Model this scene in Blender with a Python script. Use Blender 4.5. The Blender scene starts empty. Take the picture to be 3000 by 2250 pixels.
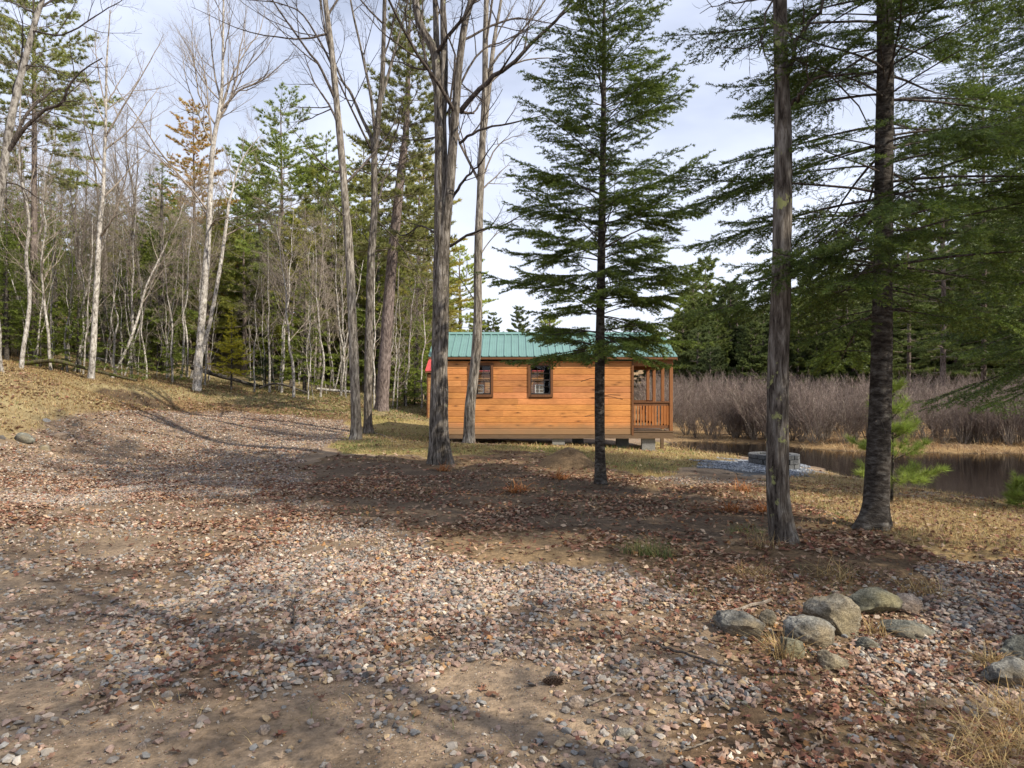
import bpy, bmesh, math, random
import numpy as np
from mathutils import Vector, Matrix, noise as mnoise

random.seed(7)
RNG = np.random.default_rng(7)
R = math.radians
scene = bpy.context.scene
COL = scene.collection
EYE, F = 1.6, 2000.0          # eye height, focal length in photo pixels (photo is 3000 wide)
HX, HY = 1500.0, 1150.0       # principal column, horizon row

def P(px, py, Y):
    return np.array([(px - HX) / F * Y, Y, EYE - (py - HY) / F * Y])

# ------------------------------------------------------------------ noise
def _hash(ix, iy, s):
    h = (ix.astype(np.int64) * 374761393 + iy.astype(np.int64) * 668265263 + s * 1442695041) & 0xFFFFFFFF
    h = ((h ^ (h >> 13)) * 1274126177) & 0xFFFFFFFF
    return ((h ^ (h >> 16)) & 0xFFFF) / 65535.0
def vnoise(x, y, s=0):
    x = np.asarray(x, float); y = np.asarray(y, float)
    ix = np.floor(x); iy = np.floor(y); fx = x - ix; fy = y - iy
    fx = fx * fx * (3 - 2 * fx); fy = fy * fy * (3 - 2 * fy)
    a = _hash(ix, iy, s); b = _hash(ix + 1, iy, s); c = _hash(ix, iy + 1, s); d = _hash(ix + 1, iy + 1, s)
    return (a * (1 - fx) + b * fx) * (1 - fy) + (c * (1 - fx) + d * fx) * fy
def fbm(x, y, s=0, o=4):
    v = 0; a = .5; t = 0
    for k in range(o):
        v = v + a * vnoise(np.asarray(x) * 2 ** k, np.asarray(y) * 2 ** k, s + k * 17); t += a; a *= .5
    return v / t
def nrm(v):
    return v / np.maximum(np.linalg.norm(v, axis=-1, keepdims=True), 1e-9)

# ------------------------------------------------------------------ terrain
CP = np.array([
 (0,0,0),(0,3,0),(-4,3,0),(-3,8,0),(-6,10,.02),(0,8,.03),(0,12,.03),(1.55,11.9,.02),(2.2,6.2,.02),(-1.6,15.2,.02),(-4.5,19.5,.235),
 (2.9,7.3,.02),(4.2,8,.02),(5.5,10,-.05),(3.2,5.6,-.02),(2.2,4.2,-.10),(3.6,4.6,-.14),(3.4,3.0,-.26),(1.6,2.6,-.05),(5,5,-.12),(5,3,-.25),
 (-2.5,20.8,.1),(1.5,20.6,.03),(4.8,20.8,-.18),(4.8,24.5,-.25),(-2.5,24.5,.1),(-1.5,19.6,.14),(6.4,16.8,-.21),(7.2,15,-.25),(5.5,13,-.1),(6.5,11,-.15),(7.4,8.6,-.2),
 (6.1,25.6,-.45),(7.45,21.6,-.45),(8.3,18.6,-.45),(8.5,15.2,-.45),(9.05,13.4,-.45),(9.8,11.5,-.45),
 (11,19,-1.0),(12,16,-1.1),(14,14,-1.1),(9.2,23.5,-.8),(13,11,-1),(20,16,-1.1),(8.3,26.8,-.62),
 (11.4,24.4,-.40),(15.5,23.4,-.40),(9.3,28,-.40),(21,23,-.40),(30,22,-.4),(8,30,-.35),(10,40,-.25),(30,40,-.25),(25,28,-.3),(50,60,0),(0,45,.2),(10,80,.6),
 (10,8,-.35),(14,4,-.4),
 (-12,30,.78),(-6.5,26,.5),(-15.5,27,.8),(-11.2,16,.42),(-8.6,11.5,0),(-10.4,16,.16),(-8,20,.2),(-8,25,.45),
 (-16.5,22,2.6),(-13.5,18,1.4),(-16,24,1.85),(-15.6,28.6,1.1),(-16.6,30,1.75),(-19.8,32,2.24),(-15.2,33,1.71),(-5.3,28,.9),(-10.4,32,1.2),
 (-27,36,3.6),(-20,45,3.3),(-10.5,42,1.9),(-3,36,.9),(-40,70,11),(-20,80,9.5),(-5,70,4),(-60,50,12),(-40,40,7),(-80,120,20),(-20,130,14),(20,140,4),(60,140,4),
 (0,220,10),(-100,220,30),(100,220,8),(100,60,0),(100,0,0),(-40,10,5.5),(-20,8,2.4),(-12,6,.7),(-9,0,.2),(0,-20,0),(-60,-20,5),(60,-20,0),(20,-2,0),
 (-4.07,31.9,.0),(4,31.9,-.1)], float)
def _ker(a, b):
    d2 = (a[:, None, 0] - b[None, :, 0]) ** 2 + (a[:, None, 1] - b[None, :, 1]) ** 2
    return np.sqrt(d2 + .8)
_A = _ker(CP, CP); _n = len(CP)
_M = np.zeros((_n + 1, _n + 1)); _M[:_n, :_n] = _A + np.eye(_n) * -.02; _M[:_n, _n] = 1; _M[_n, :_n] = 1
_W = np.linalg.solve(_M, np.append(CP[:, 2], 0))
def terr(x, y, micro=True):
    x = np.atleast_1d(np.asarray(x, float)); y = np.atleast_1d(np.asarray(y, float))
    xc = np.clip(x, -140, 140); yc = np.clip(y, -40, 260)
    z = np.empty(x.shape); pts = np.stack([xc.ravel(), yc.ravel()], 1); out = np.empty(len(pts))
    for i in range(0, len(pts), 20000):
        out[i:i + 20000] = _ker(pts[i:i + 20000], CP) @ _W[:_n] + _W[_n]
    z = out.reshape(x.shape)
    if micro:
        z = z + (fbm(x * .9, y * .9, 3, 3) - .5) * .09 + (fbm(x * 6, y * 6, 9, 3) - .5) * .03
        # washed-out cut in the bank at the back of the lot
        q = np.exp(-(((x + 16.0) / 1.7) ** 2 + ((y - 28.9) / .7) ** 2))
        z = z - .35 * q
        # sandy hump beside the drive and the soil mound by the cabin
        z = z + .10 * np.exp(-(((x - .15) / .75) ** 2 + ((y - 6.45) / .45) ** 2))
        z = z + .10 * np.exp(-(((x - 5.1) / 1.0) ** 2 + ((y - 8.3) / 1.0) ** 2)) * 0
        z = z - .09 * np.clip(np.minimum.reduce([(x + 2.9) / .5, (4.6 - x) / .6, (y - 20.35) / .35, (25.2 - y) / .8]), 0, 1)
    return z
def T1(x, y):
    return float(terr(x, y)[0])
def hit(px, py, y0=1.6, y1=140):
    ys = np.geomspace(y0, y1, 1500)
    xs = (px - HX) / F * ys; zs = EYE - (py - HY) / F * ys
    d = zs - terr(xs, ys)
    k = np.where(d <= 0)[0]
    i = k[0] if len(k) else len(ys) - 1
    return np.array([xs[i], ys[i], terr(xs[i], ys[i])[0]])

# ------------------------------------------------------------------ mesh builder
class MB:
    def __init__(s): s.v = []; s.q = []; s.t = []; s.c = []; s.n = 0
    def add(s, v, q=None, t=None, col=None):
        v = np.asarray(v, float).reshape(-1, 3)
        if len(v) == 0: return s
        s.v.append(v)
        if q is not None and len(q): s.q.append(np.asarray(q, np.int64).reshape(-1, 4) + s.n)
        if t is not None and len(t): s.t.append(np.asarray(t, np.int64).reshape(-1, 3) + s.n)
        c = np.ones((len(v), 3)) * (.5 if col is None else np.asarray(col, float))
        s.c.append(c); s.n += len(v); return s
    def box(s, x0, x1, y0, y1, z0, z1, col=None):
        v = [(x, y, z) for z in (z0, z1) for x, y in ((x0, y0), (x1, y0), (x1, y1), (x0, y1))]
        return s.add(v, [(3, 2, 1, 0), (4, 5, 6, 7), (0, 1, 5, 4), (1, 2, 6, 5), (2, 3, 7, 6), (3, 0, 4, 7)], None, col)
    def build(s, name, mat, parent=None, loc=None, smooth=False, bevel=0):
        me = bpy.data.meshes.new(name)
        v = np.concatenate(s.v) if s.v else np.zeros((0, 3))
        q = np.concatenate(s.q) if s.q else np.zeros((0, 4), np.int64)
        t = np.concatenate(s.t) if s.t else np.zeros((0, 3), np.int64)
        me.vertices.add(len(v)); me.vertices.foreach_set('co', v.astype(np.float32).ravel())
        li = np.concatenate([q.ravel(), t.ravel()]).astype(np.int32)
        me.loops.add(len(li)); me.loops.foreach_set('vertex_index', li)
        tot = np.concatenate([np.full(len(q), 4), np.full(len(t), 3)]).astype(np.int32)
        st = np.concatenate([[0], np.cumsum(tot)[:-1]]).astype(np.int32) if len(tot) else tot
        me.polygons.add(len(tot)); me.polygons.foreach_set('loop_start', st)
        try: me.polygons.foreach_set('loop_total', tot)
        except Exception: pass
        me.polygons.foreach_set('use_smooth', np.full(len(tot), smooth))
        a = me.attributes.new('col', 'FLOAT_COLOR', 'POINT')
        c = np.concatenate(s.c) if s.c else np.zeros((0, 3))
        a.data.foreach_set('color', np.concatenate([c, np.ones((len(c), 1))], 1).astype(np.float32).ravel())
        me.update(calc_edges=True); me.validate()
        me.materials.append(mat)
        o = bpy.data.objects.new(name, me); COL.objects.link(o)
        if parent is not None: o.parent = parent
        if loc is not None: o.location = loc
        if bevel:
            b = o.modifiers.new('bevel', 'BEVEL'); b.width = bevel; b.segments = 2; b.limit_method = 'ANGLE'
        return o

def tag(o, label=None, cat=None, group=None, kind=None):
    if label: o['label'] = label
    if cat: o['category'] = cat
    if group: o['group'] = group
    if kind: o['kind'] = kind
    return o
def thing(name, loc, label, cat, group=None, rz=0):
    o = bpy.data.objects.new(name, None); COL.objects.link(o)
    o.location = [float(a) for a in loc]; o.rotation_euler = (0, 0, rz); o.empty_display_size = .2
    return tag(o, label, cat, group)
def dup(root, loc, rz=0, s=1.0, label=None, group=None, name=None):
    r = root.copy(); COL.objects.link(r)
    r.location = [float(a) for a in loc]; r.rotation_euler = (0, 0, rz); r.scale = (s, s, s)
    if label: r['label'] = label
    if group: r['group'] = group
    for ch in list(root.children):
        c = ch.copy(); COL.objects.link(c); c.parent = r
    return r

def interp(Pp, i, t):
    n = Pp.shape[1]; s = np.clip(t, 0, .9999) * (n - 1); k = s.astype(int); f = (s - k)
    a = Pp[i, k]; b = Pp[i, k + 1]
    if Pp.ndim == 3: f = f[:, None]
    return a * (1 - f) + b * f, (b - a)
def tubes(Pp, Rr, k=3):
    B, n, _ = Pp.shape
    T = nrm(np.gradient(Pp, axis=1)); m = nrm(T.mean(1))
    ref = np.where((np.abs(m[:, 2]) < .8)[:, None], [0, 0, 1.], [1., 0, 0])[:, None, :]
    N = nrm(np.cross(T, ref)); Bn = np.cross(T, N)
    a = np.arange(k) * 2 * np.pi / k
    v = Pp[:, :, None, :] + Rr[:, :, None, None] * (np.cos(a)[None, None, :, None] * N[:, :, None, :] + np.sin(a)[None, None, :, None] * Bn[:, :, None, :])
    b, i, j = np.meshgrid(np.arange(B), np.arange(n - 1), np.arange(k), indexing='ij')
    base = b * n * k
    q = np.stack([base + i * k + j, base + i * k + (j + 1) % k, base + (i + 1) * k + (j + 1) % k, base + (i + 1) * k + j], -1).reshape(-1, 4)
    return v.reshape(-1, 3), q
def spawn(rng, Pp, Rr, per, t0, t1, ang, lf, n, wig, up, rf, lmin=0., taper=.2, rmin=.002):
    B = Pp.shape[0]; i = np.repeat(np.arange(B), per); m = len(i)
    t = t0 + (t1 - t0) * (np.tile(np.arange(per), B) + rng.random(m)) / per
    p, d = interp(Pp, i, t); d = nrm(d)
    rad, _ = interp(Rr[:, :, None], i, t); rad = rad[:, 0]
    plen = np.linalg.norm(np.diff(Pp, axis=1), axis=2).sum(1)[i]
    L = np.maximum(plen * rng.uniform(lf[0], lf[1], m) * (1.15 - .75 * t), lmin)
    pv = nrm(np.cross(d, rng.normal(size=(m, 3)))); a = R(1) * rng.uniform(ang[0], ang[1], m)[:, None]
    dd = d * np.cos(a) + pv * np.sin(a)
    out = np.empty((m, n, 3)); out[:, 0] = p; st = (L / (n - 1))[:, None]
    for k in range(1, n):
        dd = nrm(dd + wig * rng.normal(size=(m, 3)) + np.array([0, 0, up]))
        out[:, k] = out[:, k - 1] + dd * st
    r0 = np.maximum(np.minimum(rad * rf, L * .022), rmin)
    return out, r0[:, None] * np.linspace(1, taper, n)[None, :]
def spline(pts, n):
    pts = np.asarray(pts, float); m = len(pts)
    e = np.vstack([2 * pts[0] - pts[1], pts, 2 * pts[-1] - pts[-2]])
    u = np.linspace(0, m - 1 - 1e-6, n); k = u.astype(int); f = (u - k)[:, None]
    p0, p1, p2, p3 = e[k], e[k + 1], e[k + 2], e[k + 3]
    return .5 * (2 * p1 + (p2 - p0) * f + (2 * p0 - 5 * p1 + 4 * p2 - p3) * f * f + (3 * p1 - p0 - 3 * p2 + p3) * f ** 3)

def trunk_geo(mb, pts, rad, sides=14, step=.12, ridge=.06, flare=.5, seed=0, lobes=5, kn=9, fh=.22, hole=None):
    pts = np.asarray(pts, float); L = np.linalg.norm(np.diff(pts, axis=0), axis=1).sum()
    n = max(6, int(L / step)); c = spline(pts, n); r = spline(np.asarray(rad, float)[:, None].repeat(3, 1), n)[:, 0]
    T = nrm(np.gradient(c, axis=0)); N = nrm(np.cross(T, np.array([0, 1., 0]))); N = np.where(np.isfinite(N), N, [1, 0, 0]); Bn = np.cross(T, N)
    a = np.arange(sides) * 2 * np.pi / sides
    s = np.concatenate([[0], np.cumsum(np.linalg.norm(np.diff(c, axis=0), axis=1))])
    A, S = np.meshgrid(a, s)
    rr = 1 + ridge * (2 * fbm(A / (2 * np.pi) * kn + seed * 3.1, S * 1.1 + seed, seed, 3) - 1) + .05 * (2 * vnoise(S * 1.3 + seed, S * 0, seed) - 1)
    rr = rr + flare * np.exp(-S / fh) * (.75 + .6 * np.cos(A * lobes + seed) * .6 + .3 * np.cos(A * 2 + seed * 2))
    if hole:
        ha, h0, h1, hw, hd = hole; hs_ = np.clip((S - h0) / (h1 - h0), 0, 1); rr = rr * (1 - hd * np.exp(-((A - ha) / (hw * (1.15 - hs_))) ** 4) * (S > h0) * np.clip((h1 - S) / .08, 0, 1))
    rr = rr * r[:, None]
    v = c[:, None, :] + rr[..., None] * (np.cos(a)[None, :, None] * N[:, None] + np.sin(a)[None, :, None] * Bn[:, None])
    i, j = np.meshgrid(np.arange(n - 1), np.arange(sides), indexing='ij')
    q = np.stack([i * sides + j, i * sides + (j + 1) % sides, (i + 1) * sides + (j + 1) % sides, (i + 1) * sides + j], -1).reshape(-1, 4)
    mb.add(v.reshape(-1, 3), q)
    return c, r

# ------------------------------------------------------------------ materials
def nmat(name):
    m = bpy.data.materials.new(name); m.use_nodes = True
    nt = m.node_tree; b = nt.nodes['Principled BSDF']; return m, nt, b
def node(nt, t, **k):
    n = nt.nodes.new(t)
    for a, v in k.items():
        if a.startswith('i_'):
            key = a[2:]; key = int(key) if key.isdigit() else key
            n.inputs[key].default_value = v
        else: setattr(n, a, v)
    return n
def ramp(nt, fac, stops):
    r = nt.nodes.new('ShaderNodeValToRGB'); e = r.color_ramp.elements
    while len(e) < len(stops): e.new(.5)
    for k, (p, c) in enumerate(stops):
        e[k].position = p; e[k].color = (*c, 1) if len(c) == 3 else c
    nt.links.new(fac, r.inputs[0]); return r
def coords(nt, scale=(1, 1, 1), kind='Object'):
    tc = nt.nodes.new('ShaderNodeTexCoord'); mp = nt.nodes.new('ShaderNodeMapping')
    mp.inputs['Scale'].default_value = scale
    nt.links.new(tc.outputs[kind], mp.inputs['Vector']); return mp.outputs[0]
def noise_n(nt, vec, scale, detail=4, rough=.6, dist=0):
    n = node(nt, 'ShaderNodeTexNoise'); n.inputs['Scale'].default_value = scale; n.inputs['Detail'].default_value = detail
    n.inputs['Roughness'].default_value = rough; n.inputs['Distortion'].default_value = dist
    nt.links.new(vec, n.inputs['Vector']); return n.outputs['Fac']
def mixc(nt, a, b, fac, mode='MIX'):
    m = node(nt, 'ShaderNodeMix', data_type='RGBA', blend_type=mode)
    for s, v in ((6, a), (7, b)):
        if isinstance(v, tuple): m.inputs[s].default_value = (*v, 1)
        else: nt.links.new(v, m.inputs[s])
    if isinstance(fac, (int, float)): m.inputs[0].default_value = fac
    else: nt.links.new(fac, m.inputs[0])
    return m.outputs[2]
def bump(nt, b, h, strength=.5, dist=.02):
    n = node(nt, 'ShaderNodeBump'); n.inputs['Strength'].default_value = strength; n.inputs['Distance'].default_value = dist
    nt.links.new(h, n.inputs['Height']); nt.links.new(n.outputs[0], b.inputs['Normal'])
def attr_mat(name, rough=.9, nscale=30, namp=.35, bumps=.3, trans=0., spec=.25, bd=.01, objrand=0.):
    m, nt, b = nmat(name)
    at = node(nt, 'ShaderNodeAttribute', attribute_name='col')
    v = coords(nt, (1, 1, 1)); f = noise_n(nt, v, nscale, 3, .65)
    r = ramp(nt, f, [(.25, (1 - namp,) * 3), (.75, (1 + namp,) * 3)])
    c = mixc(nt, at.outputs['Color'], r.outputs[0], 1., 'MULTIPLY')
    if objrand:
        oi = node(nt, 'ShaderNodeObjectInfo')
        rr = ramp(nt, oi.outputs['Random'], [(0, (1 - objrand, 1 - objrand, 1)), (.5, (1, 1, 1)), (1, (1 + objrand, 1 + objrand * .8, 1))])
        c = mixc(nt, c, rr.outputs[0], 1., 'MULTIPLY')
    nt.links.new(c, b.inputs['Base Color'])
    b.inputs['Roughness'].default_value = rough; b.inputs['Specular IOR Level'].default_value = spec
    if bumps: bump(nt, b, f, bumps, bd)
    if trans:
        tr = node(nt, 'ShaderNodeBsdfTranslucent'); nt.links.new(c, tr.inputs['Color'])
        mx = node(nt, 'ShaderNodeMixShader'); mx.inputs[0].default_value = trans
        nt.links.new(b.outputs[0], mx.inputs[1]); nt.links.new(tr.outputs[0], mx.inputs[2])
        nt.links.new(mx.outputs[0], nt.nodes['Material Output'].inputs['Surface'])
    return m
def bark_mat(name, dark, mid, light, lichen=None, lich_amt=.62, sc=(9, 9, 1.5), bstr=.9, bands=False, objrand=0):
    m, nt, b = nmat(name)
    v = coords(nt, sc); f = noise_n(nt, v, 2.2, 6, .7, .4)
    v2 = coords(nt, (1, 1, .8)); g = noise_n(nt, v2, 1.7, 4, .6)
    r = ramp(nt, f, [(.36, dark), (.5, mid), (.68, light)])
    c = r.outputs[0]
    big = ramp(nt, g, [(.3, (.72, .70, .68)), (.7, (1.2, 1.2, 1.2))]); c = mixc(nt, c, big.outputs[0], 1., 'MULTIPLY')
    if bands:
        vb = coords(nt, (3, 3, 26)); fb = noise_n(nt, vb, 1.2, 3, .6); rb = ramp(nt, fb, [(.58, (0, 0, 0)), (.66, (1, 1, 1))])
        c = mixc(nt, c, dark, rb.outputs[0])
    if lichen:
        v3 = coords(nt, (1, 1, .8)); h = noise_n(nt, v3, 5.5, 5, .7); k = ramp(nt, h, [(lich_amt, (0, 0, 0)), (lich_amt + .05, (1, 1, 1))])
        c = mixc(nt, c, lichen, k.outputs[0])
    if objrand:
        oi = node(nt, 'ShaderNodeObjectInfo')
        rr = ramp(nt, oi.outputs['Random'], [(0, (1 - objrand,) * 3), (1, (1 + objrand,) * 3)])
        c = mixc(nt, c, rr.outputs[0], 1., 'MULTIPLY')
    nt.links.new(c, b.inputs['Base Color']); b.inputs['Roughness'].default_value = .95; b.inputs['Specular IOR Level'].default_value = .15
    bump(nt, b, f, bstr, .05); return m

M = {}
M['bark_oak'] = bark_mat('bark_oak', (.028, .022, .018), (.115, .098, .082), (.29, .27, .24), (.28, .29, .12), .61)
M['bark_maple'] = bark_mat('bark_maple', (.022, .018, .014), (.12, .104, .086), (.34, .31, .275), (.27, .28, .18), .64)
M['bark_shag'] = bark_mat('bark_shag', (.03, .025, .02), (.20, .175, .145), (.46, .43, .37), (.30, .31, .19), .68)
M['bark_pale'] = bark_mat('bark_pale', (.07, .06, .05), (.34, .315, .28), (.58, .56, .52), (.42, .43, .22), .66, sc=(5, 5, 2.5), objrand=.25)
M['bark_grey'] = bark_mat('bark_grey', (.05, .042, .034), (.19, .165, .14), (.36, .33, .29), (.36, .38, .20), .64, sc=(5, 5, 2.), objrand=.35)
M['bark_fir'] = bark_mat('bark_fir', (.022, .018, .015), (.062, .053, .045), (.16, .15, .135), (.10, .115, .05), .66, sc=(4, 4, 9))
M['bark_pine'] = bark_mat('bark_pine', (.045, .034, .030), (.15, .118, .105), (.27, .225, .20), None, sc=(7, 7, 2.2))
M['bark_moss'] = bark_mat('bark_moss', (.02, .018, .012), (.07, .06, .035), (.15, .13, .08), (.09, .10, .02), .52)
M['twig'] = bark_mat('twig', (.12, .095, .075), (.25, .21, .17), (.40, .36, .30), None, objrand=.25)
M['twig_dark'] = bark_mat('twig_dark', (.03, .024, .02), (.085, .07, .06), (.18, .155, .135), None)
M['twig_red'] = bark_mat('twig_red', (.095, .074, .064), (.20, .155, .135), (.32, .26, .225), None, objrand=.2)
M['needle'] = attr_mat('needle', .5, 3, .25, 0, .38, .4)
M['needle_far'] = attr_mat('needle_far', .6, .8, .3, 0, .5, .3, objrand=.22)
M['stone'] = attr_mat('stone', .85, 60, .28, .35, 0, .3, .006)
M['leaf'] = attr_mat('leaf', .8, 25, .25, .2, .15, .25, .005)
M['blade'] = attr_mat('blade', .7, 12, .2, 0, .25, .25)
M['soil'] = attr_mat('soil', .95, 35, .5, .8, 0, .1, .02)

def wood_mat(name, base, dark, knot=True, rough=.62, weather=False, along=0):
    m, nt, b = nmat(name)
    sc = (1.2, 14, 14) if along == 0 else ((14, 1.2, 14) if along == 1 else (14, 14, 1.2))
    at = node(nt, 'ShaderNodeAttribute', attribute_name='col')
    f = noise_n(nt, coords(nt, sc), 3.2, 5, .65, 1.2)
    c = ramp(nt, f, [(.28, dark), (.52, base), (.8, tuple(min(1, x * 1.18) for x in base))]).outputs[0]
    c = mixc(nt, c, at.outputs['Color'], 1., 'MULTIPLY'); c = mixc(nt, c, (2, 2, 2), 1., 'MULTIPLY')
    if knot:
        tc = coords(nt, (1.7, 1., 5.5)); vo = node(nt, 'ShaderNodeTexVoronoi'); vo.inputs['Scale'].default_value = 1.05
        nt.links.new(tc, vo.inputs['Vector'])
        k = ramp(nt, vo.outputs['Distance'], [(.06, (1, 1, 1)), (.12, (.36, .36, .36)), (.26, (0, 0, 0))])
        c = mixc(nt, c, tuple(x * .35 for x in dark), k.outputs[0])
    if weather:
        lf = noise_n(nt, coords(nt, (.9, 1, 1.6)), 1.4, 4, .6); lr = ramp(nt, lf, [(.32, (.80, .80, .82)), (.5, (1, 1, 1)), (.7, (1.14, 1.16, 1.2))]); c = mixc(nt, c, lr.outputs[0], 1., 'MULTIPLY')
        pv = node(nt, 'ShaderNodeSeparateXYZ'); nt.links.new(coords(nt), pv.inputs[0])
        n2 = noise_n(nt, coords(nt, (1.2, 1, 5)), 2.2, 5, .7)
        ma = node(nt, 'ShaderNodeMath', operation='MULTIPLY_ADD'); nt.links.new(n2, ma.inputs[0]); ma.inputs[1].default_value = .34; nt.links.new(pv.outputs[2], ma.inputs[2])
        k = ramp(nt, ma.outputs[0], [(.46, (.9, .9, .9)), (.66, (.75, .75, .75)), (.90, (0, 0, 0))])
        c = mixc(nt, c, (.24, .155, .08), k.outputs[0])
    nt.links.new(c, b.inputs['Base Color']); b.inputs['Roughness'].default_value = rough; b.inputs['Specular IOR Level'].default_value = .3
    bump(nt, b, f, .15, .004); return m
M['siding'] = wood_mat('siding', (.53, .225, .075), (.33, .12, .034), weather=True)
M['trimwood'] = wood_mat('trimwood', (.155, .066, .026), (.09, .036, .014), knot=False, along=2)
M['postwood'] = wood_mat('postwood', (.25, .105, .038), (.15, .058, .02), knot=False, along=2)
M['balwood'] = wood_mat('balwood', (.40, .155, .045), (.26, .09, .024), knot=False, along=2)
M['beam'] = wood_mat('beam', (.14, .09, .052), (.08, .052, .032), knot=False, rough=.8)
M['rawwood'] = wood_mat('rawwood', (.55, .45, .28), (.42, .33, .2), knot=False, rough=.8)
M['paleboard'] = wood_mat('paleboard', (.42, .22, .09), (.30, .14, .05))

def plain(name, col, rough=.5, spec=.4, nscale=20, namp=.1, metal=0, bstr=0):
    m, nt, b = nmat(name)
    f = noise_n(nt, coords(nt), nscale, 4, .6)
    r = ramp(nt, f, [(.3, tuple(c * (1 - namp) for c in col)), (.7, tuple(c * (1 + namp) for c in col))])
    nt.links.new(r.outputs[0], b.inputs['Base Color']); b.inputs['Roughness'].default_value = rough
    b.inputs['Specular IOR Level'].default_value = spec; b.inputs['Metallic'].default_value = metal
    if bstr: bump(nt, b, f, bstr, .01)
    return m
M['roof_green'] = plain('roof_green', (.115, .22, .192), .33, .5, 2.5, .10)
M['roof_green_dark'] = plain('roof_green_dark', (.018, .07, .055), .4, .4)
M['roof_red'] = plain('roof_red', (.42, .055, .05), .4, .4, 2, .1)
M['sash'] = plain('sash', (.028, .022, .02), .45, .4)
M['white_sash'] = plain('white_sash', (.72, .72, .70), .5, .4)
M['dark_in'] = plain('dark_in', (.10, .075, .05), .9, .1)
M['concrete'] = plain('concrete', (.21, .205, .19), .95, .2, 45, .25, 0, .5)
M['fireblock'] = plain('fireblock', (.11, .112, .112), .95, .2, 30, .35, 0, .9)
M['curtain'] = plain('curtain', (.02, .02, .024), .9, .1)
g, nt, b = nmat('window_glass'); M['glass'] = g
tp = node(nt, 'ShaderNodeBsdfTransparent'); tp.inputs[0].default_value = (.8, .82, .82, 1); gl = node(nt, 'ShaderNodeBsdfGlossy'); gl.inputs['Roughness'].default_value = .02
fr = node(nt, 'ShaderNodeFresnel'); fr.inputs[0].default_value = 1.5; mx = node(nt, 'ShaderNodeMixShader')
nt.links.new(fr.outputs[0], mx.inputs[0]); nt.links.new(tp.outputs[0], mx.inputs[1]); nt.links.new(gl.outputs[0], mx.inputs[2])
nt.links.new(mx.outputs[0], nt.nodes['Material Output'].inputs['Surface'])
w, nt, b = nmat('pond_water'); M['water'] = w
b.inputs['Base Color'].default_value = (.006, .005, .0045, 1); b.inputs['Roughness'].default_value = .04; b.inputs['Specular IOR Level'].default_value = .36; b.inputs['IOR'].default_value = 1.33
bump(nt, b, noise_n(nt, coords(nt, (1.2, 3.5, 1)), 2.5, 3, .6), .10, .02)
def boulder_mat(name, a, bcol, tint):
    m, nt, b = nmat(name)
    f = noise_n(nt, coords(nt, (1, 1, 2.2)), 7, 8, .72, .6); g2 = noise_n(nt, coords(nt), 2.6, 4, .6)
    c = ramp(nt, f, [(.34, tuple(x * .3 for x in a)), (.47, a), (.64, tuple(x * 1.15 for x in bcol))]).outputs[0]
    k = ramp(nt, g2, [(.46, (0, 0, 0)), (.62, (1, 1, 1))]); c = mixc(nt, c, tint, k.outputs[0])
    sp = noise_n(nt, coords(nt), 110, 2, .5); s2 = ramp(nt, sp, [(.35, (.65,) * 3), (.65, (1.3,) * 3)]); c = mixc(nt, c, s2.outputs[0], 1., 'MULTIPLY')
    nt.links.new(c, b.inputs['Base Color']); b.inputs['Roughness'].default_value = .9; b.inputs['Specular IOR Level'].default_value = .25
    bump(nt, b, f, 1., .035); return m

# ------------------------------------------------------------------ ground regions (laid out on the ground sheet)
def inpoly(px, py, poly):
    r = np.zeros(px.shape, bool); n = len(poly)
    for i in range(n):
        x0, y0 = poly[i]; x1, y1 = poly[(i + 1) % n]
        if y0 == y1: continue
        c = ((y0 > py) != (y1 > py)) & (px < (x1 - x0) * (py - y0) / (y1 - y0) + x0)
        r ^= c
    return r
GRAVEL = [(-600, 1330), (60, 1290), (170, 1225), (330, 1204), (700, 1206), (1000, 1232), (1030, 1262), (985, 1295), (905, 1325), (880, 1385), (930, 1460), (1120, 1535), (1260, 1580), (1330, 1650),
          (1700, 1672), (1980, 1700), (2080, 1830), (2150, 1990), (2200, 2090), (1750, 2010), (1500, 1960), (1150, 1960), (900, 2010), (640, 2075), (300, 2085), (330, 1880), (130, 1700), (200, 1640), (470, 1610), (480, 1560), (150, 1545), (-600, 1600)]
GRAVEL2 = [(2480, 1900), (2560, 1870), (2740, 1800), (2700, 1690), (2800, 1650), (3100, 1640), (3600, 1700), (3600, 2050), (2900, 2010), (2700, 2060), (2540, 2010)]
HUMP = [(1260, 1590), (1420, 1555), (1620, 1560), (1780, 1600), (1800, 1650), (1680, 1668), (1500, 1672), (1330, 1640)]
SOIL = [(880, 1390), (1000, 1350), (1300, 1372), (1600, 1400), (1760, 1420), (2000, 1440), (2300, 1490), (2300, 1590), (2000, 1590), (1700, 1545), (1400, 1540), (1150, 1520), (950, 1470)]
LEAFR = [(880, 1380), (1000, 1330), (1240, 1340), (1560, 1320), (1900, 1400), (2300, 1440), (2560, 1560), (2800, 1640), (2760, 1800), (2600, 1880), (2620, 2060), (3600, 2060), (3600, 2700), (1900, 2500), (1900, 2120), (2150, 2000), (2080, 1850), (1980, 1700), (1800, 1660), (1260, 1600), (1150, 1530), (900, 1470)]
STRAW = [(2200, 1420), (2400, 1380), (2620, 1430), (2860, 1462), (3600, 1560), (3600, 1660), (2800, 1640), (2560, 1560), (2400, 1500)]
LAWN = [(1040, 1215), (1260, 1235), (1320, 1300), (2050, 1300), (2180, 1342), (1900, 1395), (1560, 1322), (1240, 1338), (1000, 1325), (960, 1300), (1040, 1270), (1010, 1232)]
SLOPE = [(-900, 950), (400, 1000), (1300, 1100), (1300, 1235), (1000, 1230), (700, 1204), (330, 1203), (170, 1222), (60, 1280), (-900, 1330)]
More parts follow.
